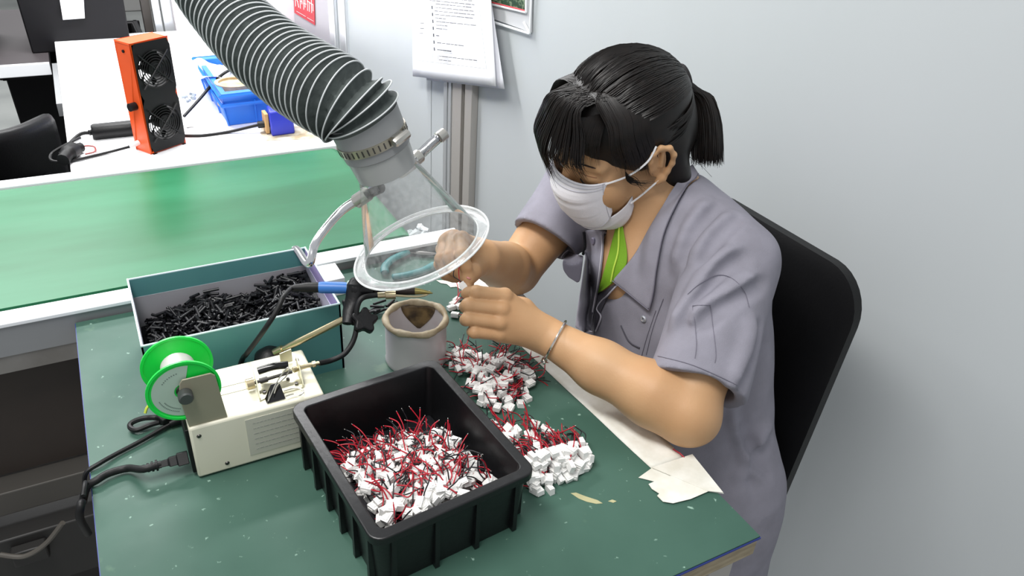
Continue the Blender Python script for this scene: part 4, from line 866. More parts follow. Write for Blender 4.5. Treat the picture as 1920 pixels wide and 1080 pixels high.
for i, (c, x_, y_, t_1) in enumerate(rings):
    R_ = 0.0450+0.0020*min(1, i/6)-0.0045*min(1, max(0, (i-12)/14)); wob = random.gauss(0, 0.0004)
    pts = [c+(x_*math.cos(q)+y_*math.sin(q))*R_ for q in [2*math.pi*k/NR for k in range(NR)]]; mr.tube(pts, 0.0009, 6, closed=True)
    rows.append(pts+[pts[0]])
    if i < len(rings)-1:
        c2, x2, y2, t2 = rings[i+1]
        for f_ in (0.25, 0.5, 0.75):
            row = []
            for k in range(NR):
                q = 2*math.pi*k/NR; p_ = (c+(x_*math.cos(q)+y_*math.sin(q))*R_).lerp(c2+(x2*math.cos(q)+y2*math.sin(q))*R_, f_); cc_ = c.lerp(c2, f_)
                g = (c+(x_*math.cos(q)+y_*math.sin(q))*R_-(c2+(x2*math.cos(q)+y2*math.sin(q))*R_)).length
                dip = min(0.012, 0.0025+g*0.45)*(1 if f_ == 0.5 else 0.72)*(1+0.10*math.sin(q*19+i*2.3)+0.08*math.sin(q*31+i))
                row.append(p_+(cc_-p_).normalized()*dip)
            rows.append(row+[row[0]])
first = [q0+(rings[0][1]*math.cos(q)+rings[0][2]*math.sin(q))*0.0400 for q in [2*math.pi*k/NR for k in range(NR)]]
m.grid([first+[first[0]]]+rows); m.build('fabric_tube', hg, hs_)
mr.build('wire_rib', hr, hs_)
# gooseneck arms
chrome = mat('chrome', 'd5d6d8', 0.18, 1.0)
def goose(name, pts, r, label, head):
    cpts = bez(pts, 16); rs2 = []; tot = 0; L2 = [0]
    for i in range(1, len(cpts)): L2.append(L2[-1]+(cpts[i]-cpts[i-1]).length)
    fine = []; rr2 = []; s = 0
    while s < L2[-1]:
        i = next(k for k in range(1, len(L2)) if L2[k] >= s); f_ = (s-L2[i-1])/(L2[i]-L2[i-1]+1e-9); fine.append(cpts[i-1].lerp(cpts[i], f_)); rr2.append(r*(1.0 if len(fine) % 2 else 0.80)); s += 0.0011
    m = MB(); m.tube(fine, rr2, 12); o = m.build(name, chrome); tag(o, label, 'flexible arm')
    if head: m = MB(); m.tube(*head, 16); m.build('end_sleeve', steel, o)
    return o
qj = angof(690, 365); j0 = Mh @ Vector((0.050*math.cos(qj), 0.050*math.sin(qj), -Ln*0.70))
j0 = P(700, 356, (j0-CAM).length)
g1 = goose('flexible_arm', [P(672, 374, 0.93), P(640, 396, 0.96), P(608, 432, 0.98), P(590, 460, 1.0), P(578, 495, 1.04), Vector((0.215, 1.012, 0.84)), Vector((0.21, 1.03, 0.78)), Vector((0.21, 1.03, 0.753))], 0.0055, 'chrome gooseneck arm from the hood neck down behind the teal carton', ([P(690, 363, 0.92), P(668, 378, 0.93)], [0.0085, 0.0085]))
m = MB(); m.tube([P(712, 352, 0.915), P(690, 364, 0.95)], [0.007, 0.006], 14); m.tube([P(697, 352, 0.905), P(702, 362, 0.905)], 0.0065, 12); m.build('joint_screw', dark_steel, g1)
m = MB(); m.lathe([(0.0001, 0), (0.022, 0), (0.022, 0.006), (0.008, 0.01), (0.0001, 0.01)], 24, Matrix.Translation((0.21, 1.03, 0.7501))); m.build('base_foot', dark_steel, g1)
g2 = goose('flexible_arm', [P(765, 312, 0.97), P(785, 293, 0.99), P(800, 278, 1.0), P(818, 262, 1.01), P(826, 256, 1.01)], 0.0068, 'short chrome gooseneck stub sticking up right of the hood neck', ([P(822, 259, 1.01), P(834, 250, 1.015), P(836, 248.5, 1.016)], [0.0078, 0.0078, 0.004]))
m = MB(); m.tube([P(752, 325, 0.93), P(768, 308, 0.98), P(786, 292, 0.99)], [0.006, 0.009, 0.009], 14); m.build('end_sleeve', steel, g2)

# ================================================================ CHAIR BEHIND HER
ch = thing('desk_chair', 'black chair with tall padded back behind the seated worker', 'chair', (0.79, 0.70, 0))
bp_ = mat('chair_black', '0b0b0c', 0.42, spec=0.3, bump=0.1, bscale=200)
# back: rounded panel, near edge seen at the right of her
nearc = [T(1458, 478, .905), ]
def backpt(u, v):  # u across (0 near edge .. 1 far), v height 0..1
    x = 0.835+0.035*v+0.030*math.sin(math.pi*u)*0.9; y = 0.548+0.33*u; z = 0.44+0.425*v
    return Vector((x, y, z))
m = MB(); outl = rrect(0.36, 0.46, 0.07, 8)
front = []; rowsN = 14
def slab(m, th_, sc=1.0, dx=0.0):
    pts = []
    for (a_, b_) in rrect(0.36*sc, 0.46*sc, 0.07*sc, 8):
        pts.append((a_, b_))
    def W_(a_, b_, o_): # a across, b up
        return Vector((0.866+0.10*b_+0.25*a_*a_*-1.0+o_+dx, 0.725+a_, 0.655+b_))
    n_ = len(pts); vs = []
    for ring_, o_ in ((0.0, -th_/2), (0.5, -th_/2), (0.9, -th_/2), (1.0, -th_/4), (1.0, th_/4), (0.9, th_/2), (0.5, th_/2), (0.0, th_/2)):
        vs += [W_(a_*ring_, b_*ring_, o_) for a_, b_ in pts]
    m.add(vs, [(k*n_+i, k*n_+(i+1) % n_, (k+1)*n_+(i+1) % n_, (k+1)*n_+i) for k in range(7) for i in range(n_)])
slab(m, 0.030); m.build('backrest', bp_, ch)
m = MB(); m.prism(rrect(0.40, 0.30, 0.05), 0.405, 0.445, Matrix.Translation((0.66, 0.755, 0))); m.build('seat', bp_, ch, bevel=0.012)
for y_ in (0.625, 0.88):
    m = MB(); m.tube(bez([(0.865, y_, 0.56), (0.85, y_, 0.46), (0.845, y_, 0.40), (0.86, y_, 0.2), (0.88, y_, 0.008)], 6), 0.011, 12); m.build('leg', bp_, ch)
    m = MB(); m.tube([(0.845, y_, 0.392), (0.50, y_, 0.392), (0.46, y_, 0.008)], 0.011, 12); m.build('leg', bp_, ch)
m = MB(); m.tube([(0.84, 0.60, .52), (0.845, 0.60, .70)], 0.012, 8); 
# ================================================================ ORGANIC SURFACES (signed distance -> surface nets)
class SDF:
    def __init__(s, lo, hi, h):
        s.lo = np.array(lo, np.float32); s.h = h; s.n = np.ceil((np.array(hi)-np.array(lo))/h).astype(int)+1
        s.D = np.full(tuple(s.n), 0.05, np.float32)
    def _reg(s, lo, hi):
        a = np.maximum(0, np.floor((np.array(lo)-s.lo)/s.h).astype(int)); b = np.minimum(s.n, np.ceil((np.array(hi)-s.lo)/s.h).astype(int)+1)
        if (b <= a).any(): return None
        sl = tuple(slice(i, j) for i, j in zip(a, b)); g = np.meshgrid(*[s.lo[k]+s.h*np.arange(a[k], b[k], dtype=np.float32) for k in range(3)], indexing='ij', sparse=True)
        return sl, g
    def _comb(s, sl, d, k, mode):
        A = s.D[sl]
        if mode == 'u':
            hh = np.clip(0.5+0.5*(A-d)/k, 0, 1); s.D[sl] = A*(1-hh)+d*hh-k*hh*(1-hh)
        else:
            hh = np.clip(0.5-0.5*(A+d)/k, 0, 1); s.D[sl] = A*(1-hh)-d*hh+k*hh*(1-hh)
    def cap(s, p0, p1, r0, r1=None, k=0.012, mode='u'):
        r1 = r0 if r1 is None else r1; p0 = np.array(p0, np.float32); p1 = np.array(p1, np.float32); R_ = max(r0, r1)+0.03
        q = s._reg(np.minimum(p0, p1)-R_, np.maximum(p0, p1)+R_)
        if q is None: return s
        sl, (X, Y, Z) = q; ba = p1-p0; L2 = float(ba@ba)+1e-9
        t = np.clip(((X-p0[0])*ba[0]+(Y-p0[1])*ba[1]+(Z-p0[2])*ba[2])/L2, 0, 1)
        d = np.sqrt((X-p0[0]-t*ba[0])**2+(Y-p0[1]-t*ba[1])**2+(Z-p0[2]-t*ba[2])**2)-(r0+(r1-r0)*t)
        s._comb(sl, d, k, mode); return s
    def chain(s, pts, rs, k=0.012, mode='u'):
        for i in range(len(pts)-1): s.cap(pts[i], pts[i+1], rs[i], rs[i+1], k, mode)
        return s
    def ell(s, c, r, M=None, k=0.012, mode='u'):
        c = np.array(c, np.float32); r = np.array(r, np.float32); R_ = float(r.max())+0.03
        q = s._reg(c-R_, c+R_)
        if q is None: return s
        sl, (X, Y, Z) = q; X = X-c[0]; Y = Y-c[1]; Z = Z-c[2]
        if M is not None:
            m_ = np.array(M, np.float32)  # columns = local axes
            a = X*m_[0, 0]+Y*m_[1, 0]+Z*m_[2, 0]; b = X*m_[0, 1]+Y*m_[1, 1]+Z*m_[2, 1]; e = X*m_[0, 2]+Y*m_[1, 2]+Z*m_[2, 2]
        else: a, b, e = X, Y, Z
        k0 = np.sqrt((a/r[0])**2+(b/r[1])**2+(e/r[2])**2); k1 = np.sqrt((a/r[0]**2)**2+(b/r[1]**2)**2+(e/r[2]**2)**2)+1e-6
        s._comb(sl, k0*(k0-1)/k1, k, mode); return s
    def cut(s, p, n, lo=None, hi=None, k=0.003):
        n = np.array(n, np.float32); n = n/np.linalg.norm(n)
        q = s._reg(s.lo if lo is None else lo, s.lo+s.n*s.h if hi is None else hi); sl, (X, Y, Z) = q
        d = (X-p[0])*n[0]+(Y-p[1])*n[1]+(Z-p[2])*n[2]; s.D[sl] = np.maximum(s.D[sl], d); return s
    def noise(s, amp, fr, seed=0):
        r = np.random.RandomState(seed); sl, (X, Y, Z) = s._reg(s.lo, s.lo+s.n*s.h)
        for a, f in zip(amp, fr):
            for _ in range(3):
                v = r.randn(3); v /= np.linalg.norm(v); s.D += (a/3*np.sin((X*v[0]+Y*v[1]+Z*v[2])*f+r.rand()*6)).astype(np.float32)
        return s
    def mesh(s, name, m, parent=None, smooth=2, tagit=None):
        D = s.D; S = D < 0; nx, ny, nz = D.shape; st = np.array([ny*nz, nz, 1]); acc = []; quads = []
        for ax in range(3):
            a = [slice(None)]*3; b = [slice(None)]*3; a[ax] = slice(0, -1); b[ax] = slice(1, None)
            sa = S[tuple(a)]; sb = S[tuple(b)]; idx = np.argwhere(sa != sb)
            o1, o2 = (ax+1) % 3, (ax+2) % 3
            idx = idx[(idx[:, o1] > 0) & (idx[:, o2] > 0)]
            da = D[tuple(idx.T)]; j = idx.copy(); j[:, ax] += 1; db = D[tuple(j.T)]; t = da/(da-db)
            pos = idx.astype(np.float64); pos[:, ax] += t
            e1 = np.zeros(3, int); e1[o1] = 1; e2 = np.zeros(3, int); e2[o2] = 1
            cells = [((idx-c) @ st) for c in (0*e1, e1, e1+e2, e2)]
            for c in cells: acc.append((c, pos))
            ins = S[tuple(idx.T)]; q = np.stack(cells, 1); q[~ins] = q[~ins][:, ::-1]; quads.append(q)
        ci = np.concatenate([a for a, _ in acc]); ps = np.concatenate([p for _, p in acc]); u, inv = np.unique(ci, return_inverse=True)
        V = np.zeros((len(u), 3)); np.add.at(V, inv, ps); cnt = np.bincount(inv); V /= cnt[:, None]
        F = np.searchsorted(u, np.concatenate(quads))
        E_ = np.concatenate([F[:, [0, 1]], F[:, [1, 2]], F[:, [2, 3]], F[:, [3, 0]]]); E_ = np.unique(np.sort(E_, 1), axis=0)
        deg = np.bincount(E_.ravel(), minlength=len(V))[:, None]
        for _ in range(smooth):
            A_ = np.zeros_like(V); np.add.at(A_, E_[:, 0], V[E_[:, 1]]); np.add.at(A_, E_[:, 1], V[E_[:, 0]]); V = V*0.5+0.5*A_/np.maximum(deg, 1)
        V = V*s.h+s.lo
        me = bpy.data.meshes.new(name); me.from_pydata(V.tolist(), [], F.tolist()); me.materials.append(m)
        me.polygons.foreach_set('use_smooth', [True]*len(F)); me.update()
        o = bpy.data.objects.new(name, me); COL.objects.link(o)
        if parent: o.parent = parent; o.matrix_parent_inverse = parent.matrix_world.inverted()
        return o
def bvh(o): return BVHTree.FromPolygons([o.matrix_world @ v.co for v in o.data.vertices], [tuple(p.vertices) for p in o.data.polygons])
def hit(tree, px, py, off=0.0, fb=1.05):
    h = tree.ray_cast(CAM, ray(px, py))
    if h[0] is None: return P(px, py, fb), -ray(px, py)
    n = h[1] if h[1].dot(ray(px, py)) < 0 else -h[1]
    return h[0]+n*off, n
def strip(tree, A_, B_, off, n_=16, w=6, edge=0.0):
    """patch between two pixel polylines laid on a surface"""
    a = bez([(x, y, 0) for x, y in A_], 8); b = bez([(x, y, 0) for x, y in B_], 8)
    def at_(c, u): f = u*(len(c)-1); i = min(int(f), len(c)-2); return c[i].lerp(c[i+1], f-i)
    rows = []
    for i in range(n_+1):
        p, q = at_(a, i/n_), at_(b, i/n_); row = []
        for j in range(w+1):
            c = p.lerp(q, j/w); row.append(hit(tree, c.x, c.y, off)[0])
        rows.append(row)
    # calm jumps
    for _ in range(2):
        rows = [[rows[i][j] if i in (0, n_) or j in (0, w) else (rows[i][j]*2+rows[i-1][j]+rows[i+1][j]+rows[i][j-1]+rows[i][j+1])/6 for j in range(w+1)] for i in range(n_+1)]
    return rows
def seam(tree, pts, r, off=0.0004, n=6):
    out = []
    for c in bez([(x, y, 0) for x, y in pts], n):
        if tree.ray_cast(CAM, ray(c.x, c.y))[0] is not None: out.append(hit(tree, c.x, c.y, off)[0])
    return out if len(out) > 3 else [P(pts[0][0], pts[0][1], 1.05)]*4

skin = mat('skin', 'bd9269', 0.5, sss=0.05, col2='c49c74', nscale=14, bump=0.10, bscale=420, spec=0.4)
# ================================================================ PERSON
per = thing('person', 'woman with black ponytail, white face mask and grey work shirt seated at the table', 'person', (0.70, 0.74, 0))
HC = Vector((0.630, 0.812, 1.028)); HS = 0.98
YAW, PIT, ROL = math.radians(180), math.radians(20), math.radians(-4)
HR = Matrix.Rotation(YAW, 3, 'Z') @ Matrix.Rotation(PIT, 3, 'Y') @ Matrix.Rotation(ROL, 3, 'X')
HM = Matrix.Translation(HC) @ (HR*HS).to_4x4()
def hl(x, y, z): return HM @ Vector((x, y, z))
HRn = np.array(HR)
LS, LE, LW = Vector((0.690, 0.622, 0.922)), Vector((0.556, 0.520, 0.790)), P(1026, 630, 1.0)
RS, RE, RW = Vector((0.672, 0.945, 0.915)), P(968, 508, 1.215), P(904, 484, 1.055)
NB = Vector((0.700, 0.775, 0.925))
B_ = SDF((0.30, 0.44, 0.73), (0.84, 1.04, 1.18), 0.0017)
def he(c, r, k=0.012, mode='u', sym=False, rot=None):
    for sg in ((1, -1) if sym else (1,)):
        M_ = HRn if rot is None else np.array(HR @ rot)
        B_.ell(hl(c[0], c[1]*sg, c[2]), [x*HS for x in r], M_, k, mode)
he((-0.014, 0, 0.042), (0.090, 0.073, 0.078)); he((0.040, 0, 0.030), (0.046, 0.060, 0.056), 0.02)
he((0.040, 0, -0.030), (0.048, 0.056, 0.060), 0.02); he((0.056, 0.032, -0.034), (0.028, 0.027, 0.030), 0.02, sym=True)
he((0.036, 0, -0.075), (0.048, 0.046, 0.034), 0.02); he((0.072, 0, -0.098), (0.018, 0.020, 0.016), 0.015); he((0.004, 0.050, -0.055), (0.026, 0.014, 0.030), 0.015, sym=True)
B_.cap(hl(0.088, 0, 0.008), hl(0.106, 0, -0.034), 0.0065, 0.0095, 0.010)
for sg in (1, -1):
    B_.ell(hl(0.098, 0.011*sg, -0.038), (0.008, 0.007, 0.007), HRn, 0.006)
    B_.cap(hl(0.082, 0.012*sg, 0.016), hl(0.068, 0.048*sg, 0.014), 0.009, 0.007, 0.012)
    B_.ell(hl(0.072, 0.031*sg, -0.003), (0.0135*HS, 0.0155*HS, 0.0115*HS), HRn, 0.005)
    # ear
    ec = (-0.004, 0.0735, -0.006); er = []
    for k in range(13):
        q = math.radians(-70+k*25); er.append(hl(ec[0]-0.004-0.014*math.cos(q+1.9)*1.0, (ec[1]+0.004+0.010*(0.5+0.5*math.cos(q-2.2)))*sg, ec[2]+0.026*math.sin(q-0.2)))
    er = [hl(ec[0]+a, (ec[1]+b)*sg, ec[2]+c) for a, b, c in ((0.010, 0.001, -0.002), (0.012, 0.003, 0.012), (0.008, 0.006, 0.024), (-0.002, 0.010, 0.031), (-0.013, 0.014, 0.027), (-0.018, 0.015, 0.014), (-0.016, 0.012, 0.000), (-0.010, 0.008, -0.012), (-0.003, 0.004, -0.022), (0.004, 0.002, -0.026))]
    B_.chain(er, [0.0035, 0.0034, 0.0034, 0.0034, 0.0036, 0.0036, 0.0034, 0.0036, 0.0055, 0.0045], 0.004)
    B_.ell(hl(-0.003, 0.074*sg, 0.002), (0.016, 0.0045, 0.026), HRn, 0.004)
    B_.cap(hl(-0.009, 0.083*sg, 0.018), hl(-0.006, 0.080*sg, -0.006), 0.0028, 0.0028, 0.004)
B_.cap(hl(-0.028, 0, -0.045), NB, 0.047, 0.052, 0.02)
B_.cap(NB, (0.662, 0.765, 0.845), 0.060, 0.070, 0.03)
# arms
d1 = LE-LS; B_.chain([LS+d1*0.15, LS+d1*0.6, LE+Vector((0.004, 0, .004))], [0.043, 0.0405, 0.036], 0.02)
d2 = LW-LE
B_.chain([LE, LE+d2*0.22+Vector((0, 0, .004)), LE+d2*0.6, LW], [0.0355, 0.0385, 0.032, 0.0235], 0.016)
B_.ell(LE+Vector((0.016, -0.004, -0.008)), (0.026, 0.026, 0.028), None, 0.02)
d1 = RE-RS; B_.chain([RS+d1*0.1, RS+d1*0.6, RE], [0.044, 0.041, 0.036], 0.006)
d2 = RW-RE; B_.chain([RE, RE+d2*0.35, RW], [0.037, 0.0375, 0.026], 0.006)
def hand(wr, mcp, fing, thumb, rf, vw):
    vw = Vector(vw)
    for i, p in enumerate(mcp):
        B_.cap(wr+(p-wr)*0.15+vw*0.006, p+vw*0.004, 0.0165, 0.0105, 0.010)
    B_.cap(wr, (mcp[0]+mcp[3])/2+vw*0.008, 0.020, 0.016, 0.012)
    for i, f in enumerate(fing):
        r_ = rf[i]; B_.chain([mcp[i]]+f, [r_*1.08, r_*0.97, r_*0.90, r_*0.78], 0.0018)
        B_.ell(mcp[i], (r_*1.12,)*3, None, 0.004); B_.ell(f[0], (r_*1.03,)*3, None, 0.0015)
    B_.chain([wr+(thumb[0]-wr)*0.3]+thumb, [0.016, 0.014, 0.0105, 0.0082], 0.008)
vl = ray(930, 590)
Lm = [P(946, 555, .968), P(941, 580, .962), P(937, 605, .962), P(936, 627, .968)]
Lf = [[P(893, 548, .955), P(876, 549, .974), P(884, 549, .992)], [P(878, 572, .952), P(873, 575, .978), P(893, 578, .993)], [P(877, 598, .952), P(873, 600, .978), P(895, 602, .992)], [P(889, 623, .956), P(885, 622, .976), P(902, 620, .988)]]
hand(LW, Lm, Lf, [P(980, 580, .998), P(925, 556, 1.008), P(884, 546, 1.002)], [0.0088, 0.0090, 0.0086, 0.0076], vl)
Rm = [P(866, 448, 1.000), P(851, 446, 1.018), P(838, 454, 1.032), P(831, 468, 1.045)]
Rf = [[P(866, 478, .972), P(874, 500, .978), P(878, 519, .985)], [P(842, 482, .982), P(851, 505, .986), P(866, 518, .992)], [P(827, 486, 1.000), P(837, 511, 1.004), P(855, 521, 1.010)], [P(824, 496, 1.022), P(835, 516, 1.026), P(850, 522, 1.024)]]
hand(RW, Rm, Rf, [P(893, 500, 1.030), P(886, 510, 1.00), P(876, 526, .984)], [0.0088, 0.0090, 0.0086, 0.0076], ray(860, 470))
body = B_.mesh('body', skin, per, 1); bt = bvh(body)
print('LM ear', pix(hl(-0.004, .078, 0)), 'eye', pix(hl(.085, .031, -.003)), 'nas', pix(hl(.1, 0, .008)), 'chin', pix(hl(.08, 0, -.115)), 'LS', pix(LS), 'LE', pix(LE), 'RS', pix(RS), 'top', pix(hl(0, 0, .125)), 'tie', pix(hl(-.11, 0, .075)), 'NB', pix(NB))
# ---- shirt
shirt_m = mat('shirt_grey', '86848e', 0.85, col2='8e8c97', nscale=30, bump=0.25, bscale=900, spec=0.2)
S_ = SDF((0.44, 0.44, 0.33), (0.94, 1.10, 1.04), 0.0028)
S_.cap(LS+Vector((0.012, 0.035, -.012)), RS+Vector((0.01, -0.03, -.008)), 0.060, 0.058, 0.03)
S_.ell((0.715, 0.775, 0.865), (0.100, 0.170, 0.112), None, 0.05)
S_.ell((0.712, 0.728, 0.74), (0.112, 0.175, 0.17), None, 0.05)
S_.ell((0.716, 0.696, 0.60), (0.125, 0.180, 0.17), None, 0.05)
S_.cap((0.725, 0.612, 0.50), (0.71, 0.80, 0.50), 0.120, 0.115, 0.05)
S_.cap((0.60, 0.655, 0.50), (0.60, 0.655, 0.49), 0.09, 0.08, 0.06)
# left sleeve
HLc = P(1305, 726, 0.985); ax1 = (HLc-LS).normalized()
S_.cap(LS, HLc+ax1*0.03, 0.058, 0.062, 0.02)
# right sleeve
HRc = P(1022, 452, 1.205); ax2 = (HRc-RS).normalized()
S_.cap(RS, HRc+ax2*0.03, 0.060, 0.056, 0.02)
# folds
def fold(pts, r, D_=None, mode='u', k=0.012):
    S_.chain([Vector(p) for p in pts], [r]*len(pts), k, mode)
S_.cut(HLc, ax1, HLc-Vector((.09,)*3)+ax1*0.04, HLc+Vector((.09,)*3)+ax1*0.02)
S_.cut(HRc, ax2, HRc-Vector((.09, .09, .09)), HRc+Vector((.09,)*3))
S_.cap(HLc-ax1*0.012, HLc+ax1*0.05, 0.0465, 0.047, 0.003, 's'); S_.cap(HRc-ax2*0.012, HRc+ax2*0.05, 0.046, 0.047, 0.003, 's')
for pts, r_ in (([(1385, 470), (1340, 500), (1300, 560), (1262, 610)], .010), ([(1420, 520), (1375, 545), (1330, 575), (1300, 600)], .008), ([(1410, 600), (1395, 660), (1375, 720)], .007),
    ([(1330, 380), (1290, 430), (1265, 500)], .008), ([(1370, 400), (1330, 440), (1300, 490)], .008), ([(1440, 800), (1400, 860), (1380, 940)], .010), ([(1375, 770), (1400, 850), (1440, 930)], .009)):
    tmp = S_.mesh('tmp', shirt_m) if pts[0] == (1385, 470) else tmp
    if pts[0] == (1385, 470): tt = bvh(tmp)
    S_.chain([hit(tt, x, y, -r_*0.45)[0] for x, y in bez([(a, b, 0) for a, b in pts], 3) for x, y in [(x, y)]] if False else [hit(tt, q.x, q.y, -r_*0.45)[0] for q in bez([(a, b, 0) for a, b in pts], 3)], [r_*0.5]+[r_]*(3*(len(pts)-1)-1)+[r_*0.5], 0.012)
    S_.chain([hit(tt, q.x+16, q.y+10, r_*0.55)[0] for q in bez([(a, b, 0) for a, b in pts], 3)], [r_*0.4]+[r_*0.7]*(3*(len(pts)-1)-1)+[r_*0.4], 0.012, 's')
bpy.data.objects.remove(tmp)
# neck opening
S_.cap((0.725, 0.575, 0.55), (0.735, 0.545, 0.37), 0.085, 0.075, 0.04); S_.cut((0, 0, 0.452), (0, 0, -1), (0.44, 0.598, 0.30), (0.94, 1.10, 1.04))
S_.cap(NB+Vector((-.004, 0, .0)), hl(-0.02, 0, -.05), 0.060, 0.058, 0.012, 's')
S_.chain([NB+Vector((-.02, -.004, .01)), (0.630, 0.760, 0.880), (0.585, 0.755, 0.835)], [0.058, 0.046, 0.022], 0.008, 's')
S_.noise((0.0022, 0.0012), (55, 120), 3)
sh_ = S_.mesh('work_shirt', shirt_m, per, 3); stt = bvh(sh_)

both = BVHTree.FromPolygons([v.co for v in body.data.vertices]+[v.co for v in sh_.data.vertices], [tuple(p.vertices) for p in body.data.polygons]+[tuple(i+len(body.data.vertices) for i in p.vertices) for p in sh_.data.polygons])
dk = mat('fabric_shade_tone', '4a4852', 0.9); stm = mat('stitch', '6c6976', 0.8); piping = mat('light_piping', 'b9b6c0', 0.7); lime = mat('lime_tee', '6e9a16', 0.8, bump=0.2, bscale=600); zipm = mat('zip_black', '1b1c22', 0.5)
def lay(name, A_, B_, off, m_, th_=0.0014, n_=20, w=6, tree=None, par=None):
    m = MB().grid(strip(tree or both, A_, B_, off, n_, w)); return m.build(name, m_, par or sh_, solid=th_, subd=1)
def laytube(name, pts, r, m_, tree=None, off=0.0003, par=None, n=6, smoothit=1):
    p_ = seam(tree or both, pts, r, off, n)
    for _ in range(smoothit): p_ = [p_[0]]+[(p_[i-1]+p_[i]*2+p_[i+1])/4 for i in range(1, len(p_)-1)]+[p_[-1]]
    m = MB(); m.tube(p_, r, 6); return m.build(name, m_, par or sh_)
# tee and openings
tee = lay('tee_shirt', [(1158, 424), (1146, 470), (1132, 520), (1122, 552)], [(1170, 421), (1178, 478), (1172, 505), (1150, 530)], 0.0035, lime, par=per)
laytube('tee_piping', [(1165, 424), (1163, 470), (1154, 505), (1150, 526)], 0.0013, mat('lime_light', 'b6d24a', 0.6), off=0.0055, par=tee)
lay('inner_shade', [(1122, 552), (1118, 590), (1116, 628)], [(1160, 528), (1140, 560), (1122, 600)], 0.0022, dk)  # dark sheet puts the shade inside the shirt opening into colour
lay('placket', [(1100, 430), (1099, 470), (1090, 530), (1083, 575), (1078, 614)], [(1138, 430), (1136, 480), (1128, 540), (1119, 585), (1112, 630)], 0.0050, shirt_m, 0.002)
laytube('placket_edge', [(1137, 432), (1135, 480), (1127, 540), (1119, 585)], 0.0009, piping, off=0.0075)
laytube('zipper', [(1100, 432), (1098, 470), (1090, 520), (1083, 570), (1077, 612)], 0.0024, zipm, off=0.0075)
for x_, y_, r_ in ((1120, 451, .0055),):
    p_, n_ = hit(both, x_, y_, 0.0075); m = MB(); m.lathe([(0.0001, .0012), (r_*.8, .0014), (r_, 0.0005), (r_, -.002)], 20, frame(p_, n_)); m.build('button', mat('button_grey', '827e92', 0.4), sh_)
p_, n_ = hit(both, 1207, 598, 0.001); m = MB(); m.lathe([(0.0018, .001), (.0035, .0016), (.005, 0.0005), (.005, -.002), (.0018, -.002)], 24, frame(p_, n_), closed=True); m.build('snap_button', mat('snap', 'c9ccd2', 0.3, 0.7), sh_)
# far chest pocket
lay('pocket', [(1068, 472), (1056, 486), (1056, 505), (1066, 520)], [(1094, 480), (1092, 500), (1088, 525), (1082, 530)], 0.0016, dk)  # dark patch colours in the shade of the pocket's interior
laytube('pocket_edge', [(1068, 470), (1055, 482), (1052, 497), (1060, 512), (1082, 527)], 0.0009, piping, off=0.003)
# near collar
colp = strip(both, [(1292, 312), (1262, 350), (1238, 392), (1214, 436), (1188, 482), (1152, 524)], [(1304, 330), (1272, 385), (1248, 440), (1236, 500), (1230, 545), (1221, 580)], 0.006, 22, 8)
m = MB().grid(colp); col_ = m.build('collar', shirt_m, sh_, solid=0.0022, subd=1)
edge = [r[-1] for r in colp]+[colp[-1][j] for j in range(7, -1, -1)]
m = MB(); m.tube([p+(CAM-p).normalized()*0.0016 for p in edge], 0.0007, 5); m.build('collar_stitch', stm, col_)
# seams
for pts in ([(1290, 552), (1312, 532), (1342, 516), (1372, 522), (1395, 546), (1404, 576)], [(1299, 574), (1331, 571)], [(1331, 571), (1336, 605), (1342, 660), (1340, 680)], [(1299, 574), (1306, 640), (1303, 672)], [(1234, 668), (1290, 682), (1340, 702), (1382, 722)],
            [(1230, 582), (1214, 630), (1202, 672)], [(1244, 560), (1226, 610), (1212, 665)]):
    laytube("seam", pts, 0.00042, stm, off=0.0008, tree=stt)
laytube('front_edge', [(1160, 532), (1138, 556), (1122, 578), (1130, 594), (1120, 620)], 0.0012, piping, off=0.003)
laytube('pocket_flap_edge', [(1165, 610), (1180, 640), (1200, 652)], 0.0010, dk, off=0.001)

# ---- hair
hair_m = mat('hair_black', '0d0a09', 0.42, spec=0.32, col2='16100d', nscale=90)
H_ = SDF((0.46, 0.66, 0.86), (0.82, 0.96, 1.22), 0.0022)
def hhe(c, r, k=0.01, mode='u'): H_.ell(hl(*c), [x*HS for x in r], HRn, k, mode)
hhe((-0.009, 0, 0.042), (0.096, 0.0805, 0.086))
hhe((-0.055, 0, 0.0), (0.058, 0.066, 0.070), 0.02)
for sg in (1, -1): H_.chain([hl(-0.040, 0.052*sg, -0.01), hl(-0.048, 0.050*sg, -0.055), hl(-0.046, 0.052*sg, -0.100), hl(-0.044, 0.050*sg, -0.135)][:0]+[hl(-0.040, 0.052*sg, -0.01), hl(-0.042, 0.056*sg, -0.055), hl(-0.036, 0.055*sg, -0.095), hl(-0.030, 0.048*sg, -0.135)], [0.026, 0.020, 0.016, 0.012], 0.015)
# face opening
pf_ = hl(0.073, 0, 0.054); nf = HR @ Vector((0.62, 0, -0.78)); 
sl, (X, Y, Z) = H_._reg(H_.lo, H_.lo+H_.n*H_.h); dd = (X-pf_.x)*nf.x+(Y-pf_.y)*nf.y+(Z-pf_.z)*nf.z
hb_ = HR @ Vector((1, 0, 0)); d2_ = (X-hl(0.010, 0, 0).x)*hb_.x+(Y-hl(0.010, 0, 0).y)*hb_.y+(Z-hl(0.010, 0, 0).z)*hb_.z
H_.D = np.maximum(H_.D, np.minimum(dd, d2_)).astype(np.float32)
K_ = SDF((0.46, 0.66, 0.86), (0.82, 0.96, 1.22), 0.0022); K_.ell(hl(-0.004, 0, 0.041), (0.0940*HS, 0.0795*HS, 0.0845*HS), HRn)
pk = hl(0.094, 0, 0.046); dk2 = (X-pk.x)*nf.x+(Y-pk.y)*nf.y+(Z-pk.z)*nf.z
H_.D = np.minimum(H_.D, np.maximum(K_.D, np.minimum(dk2, d2_))).astype(np.float32)
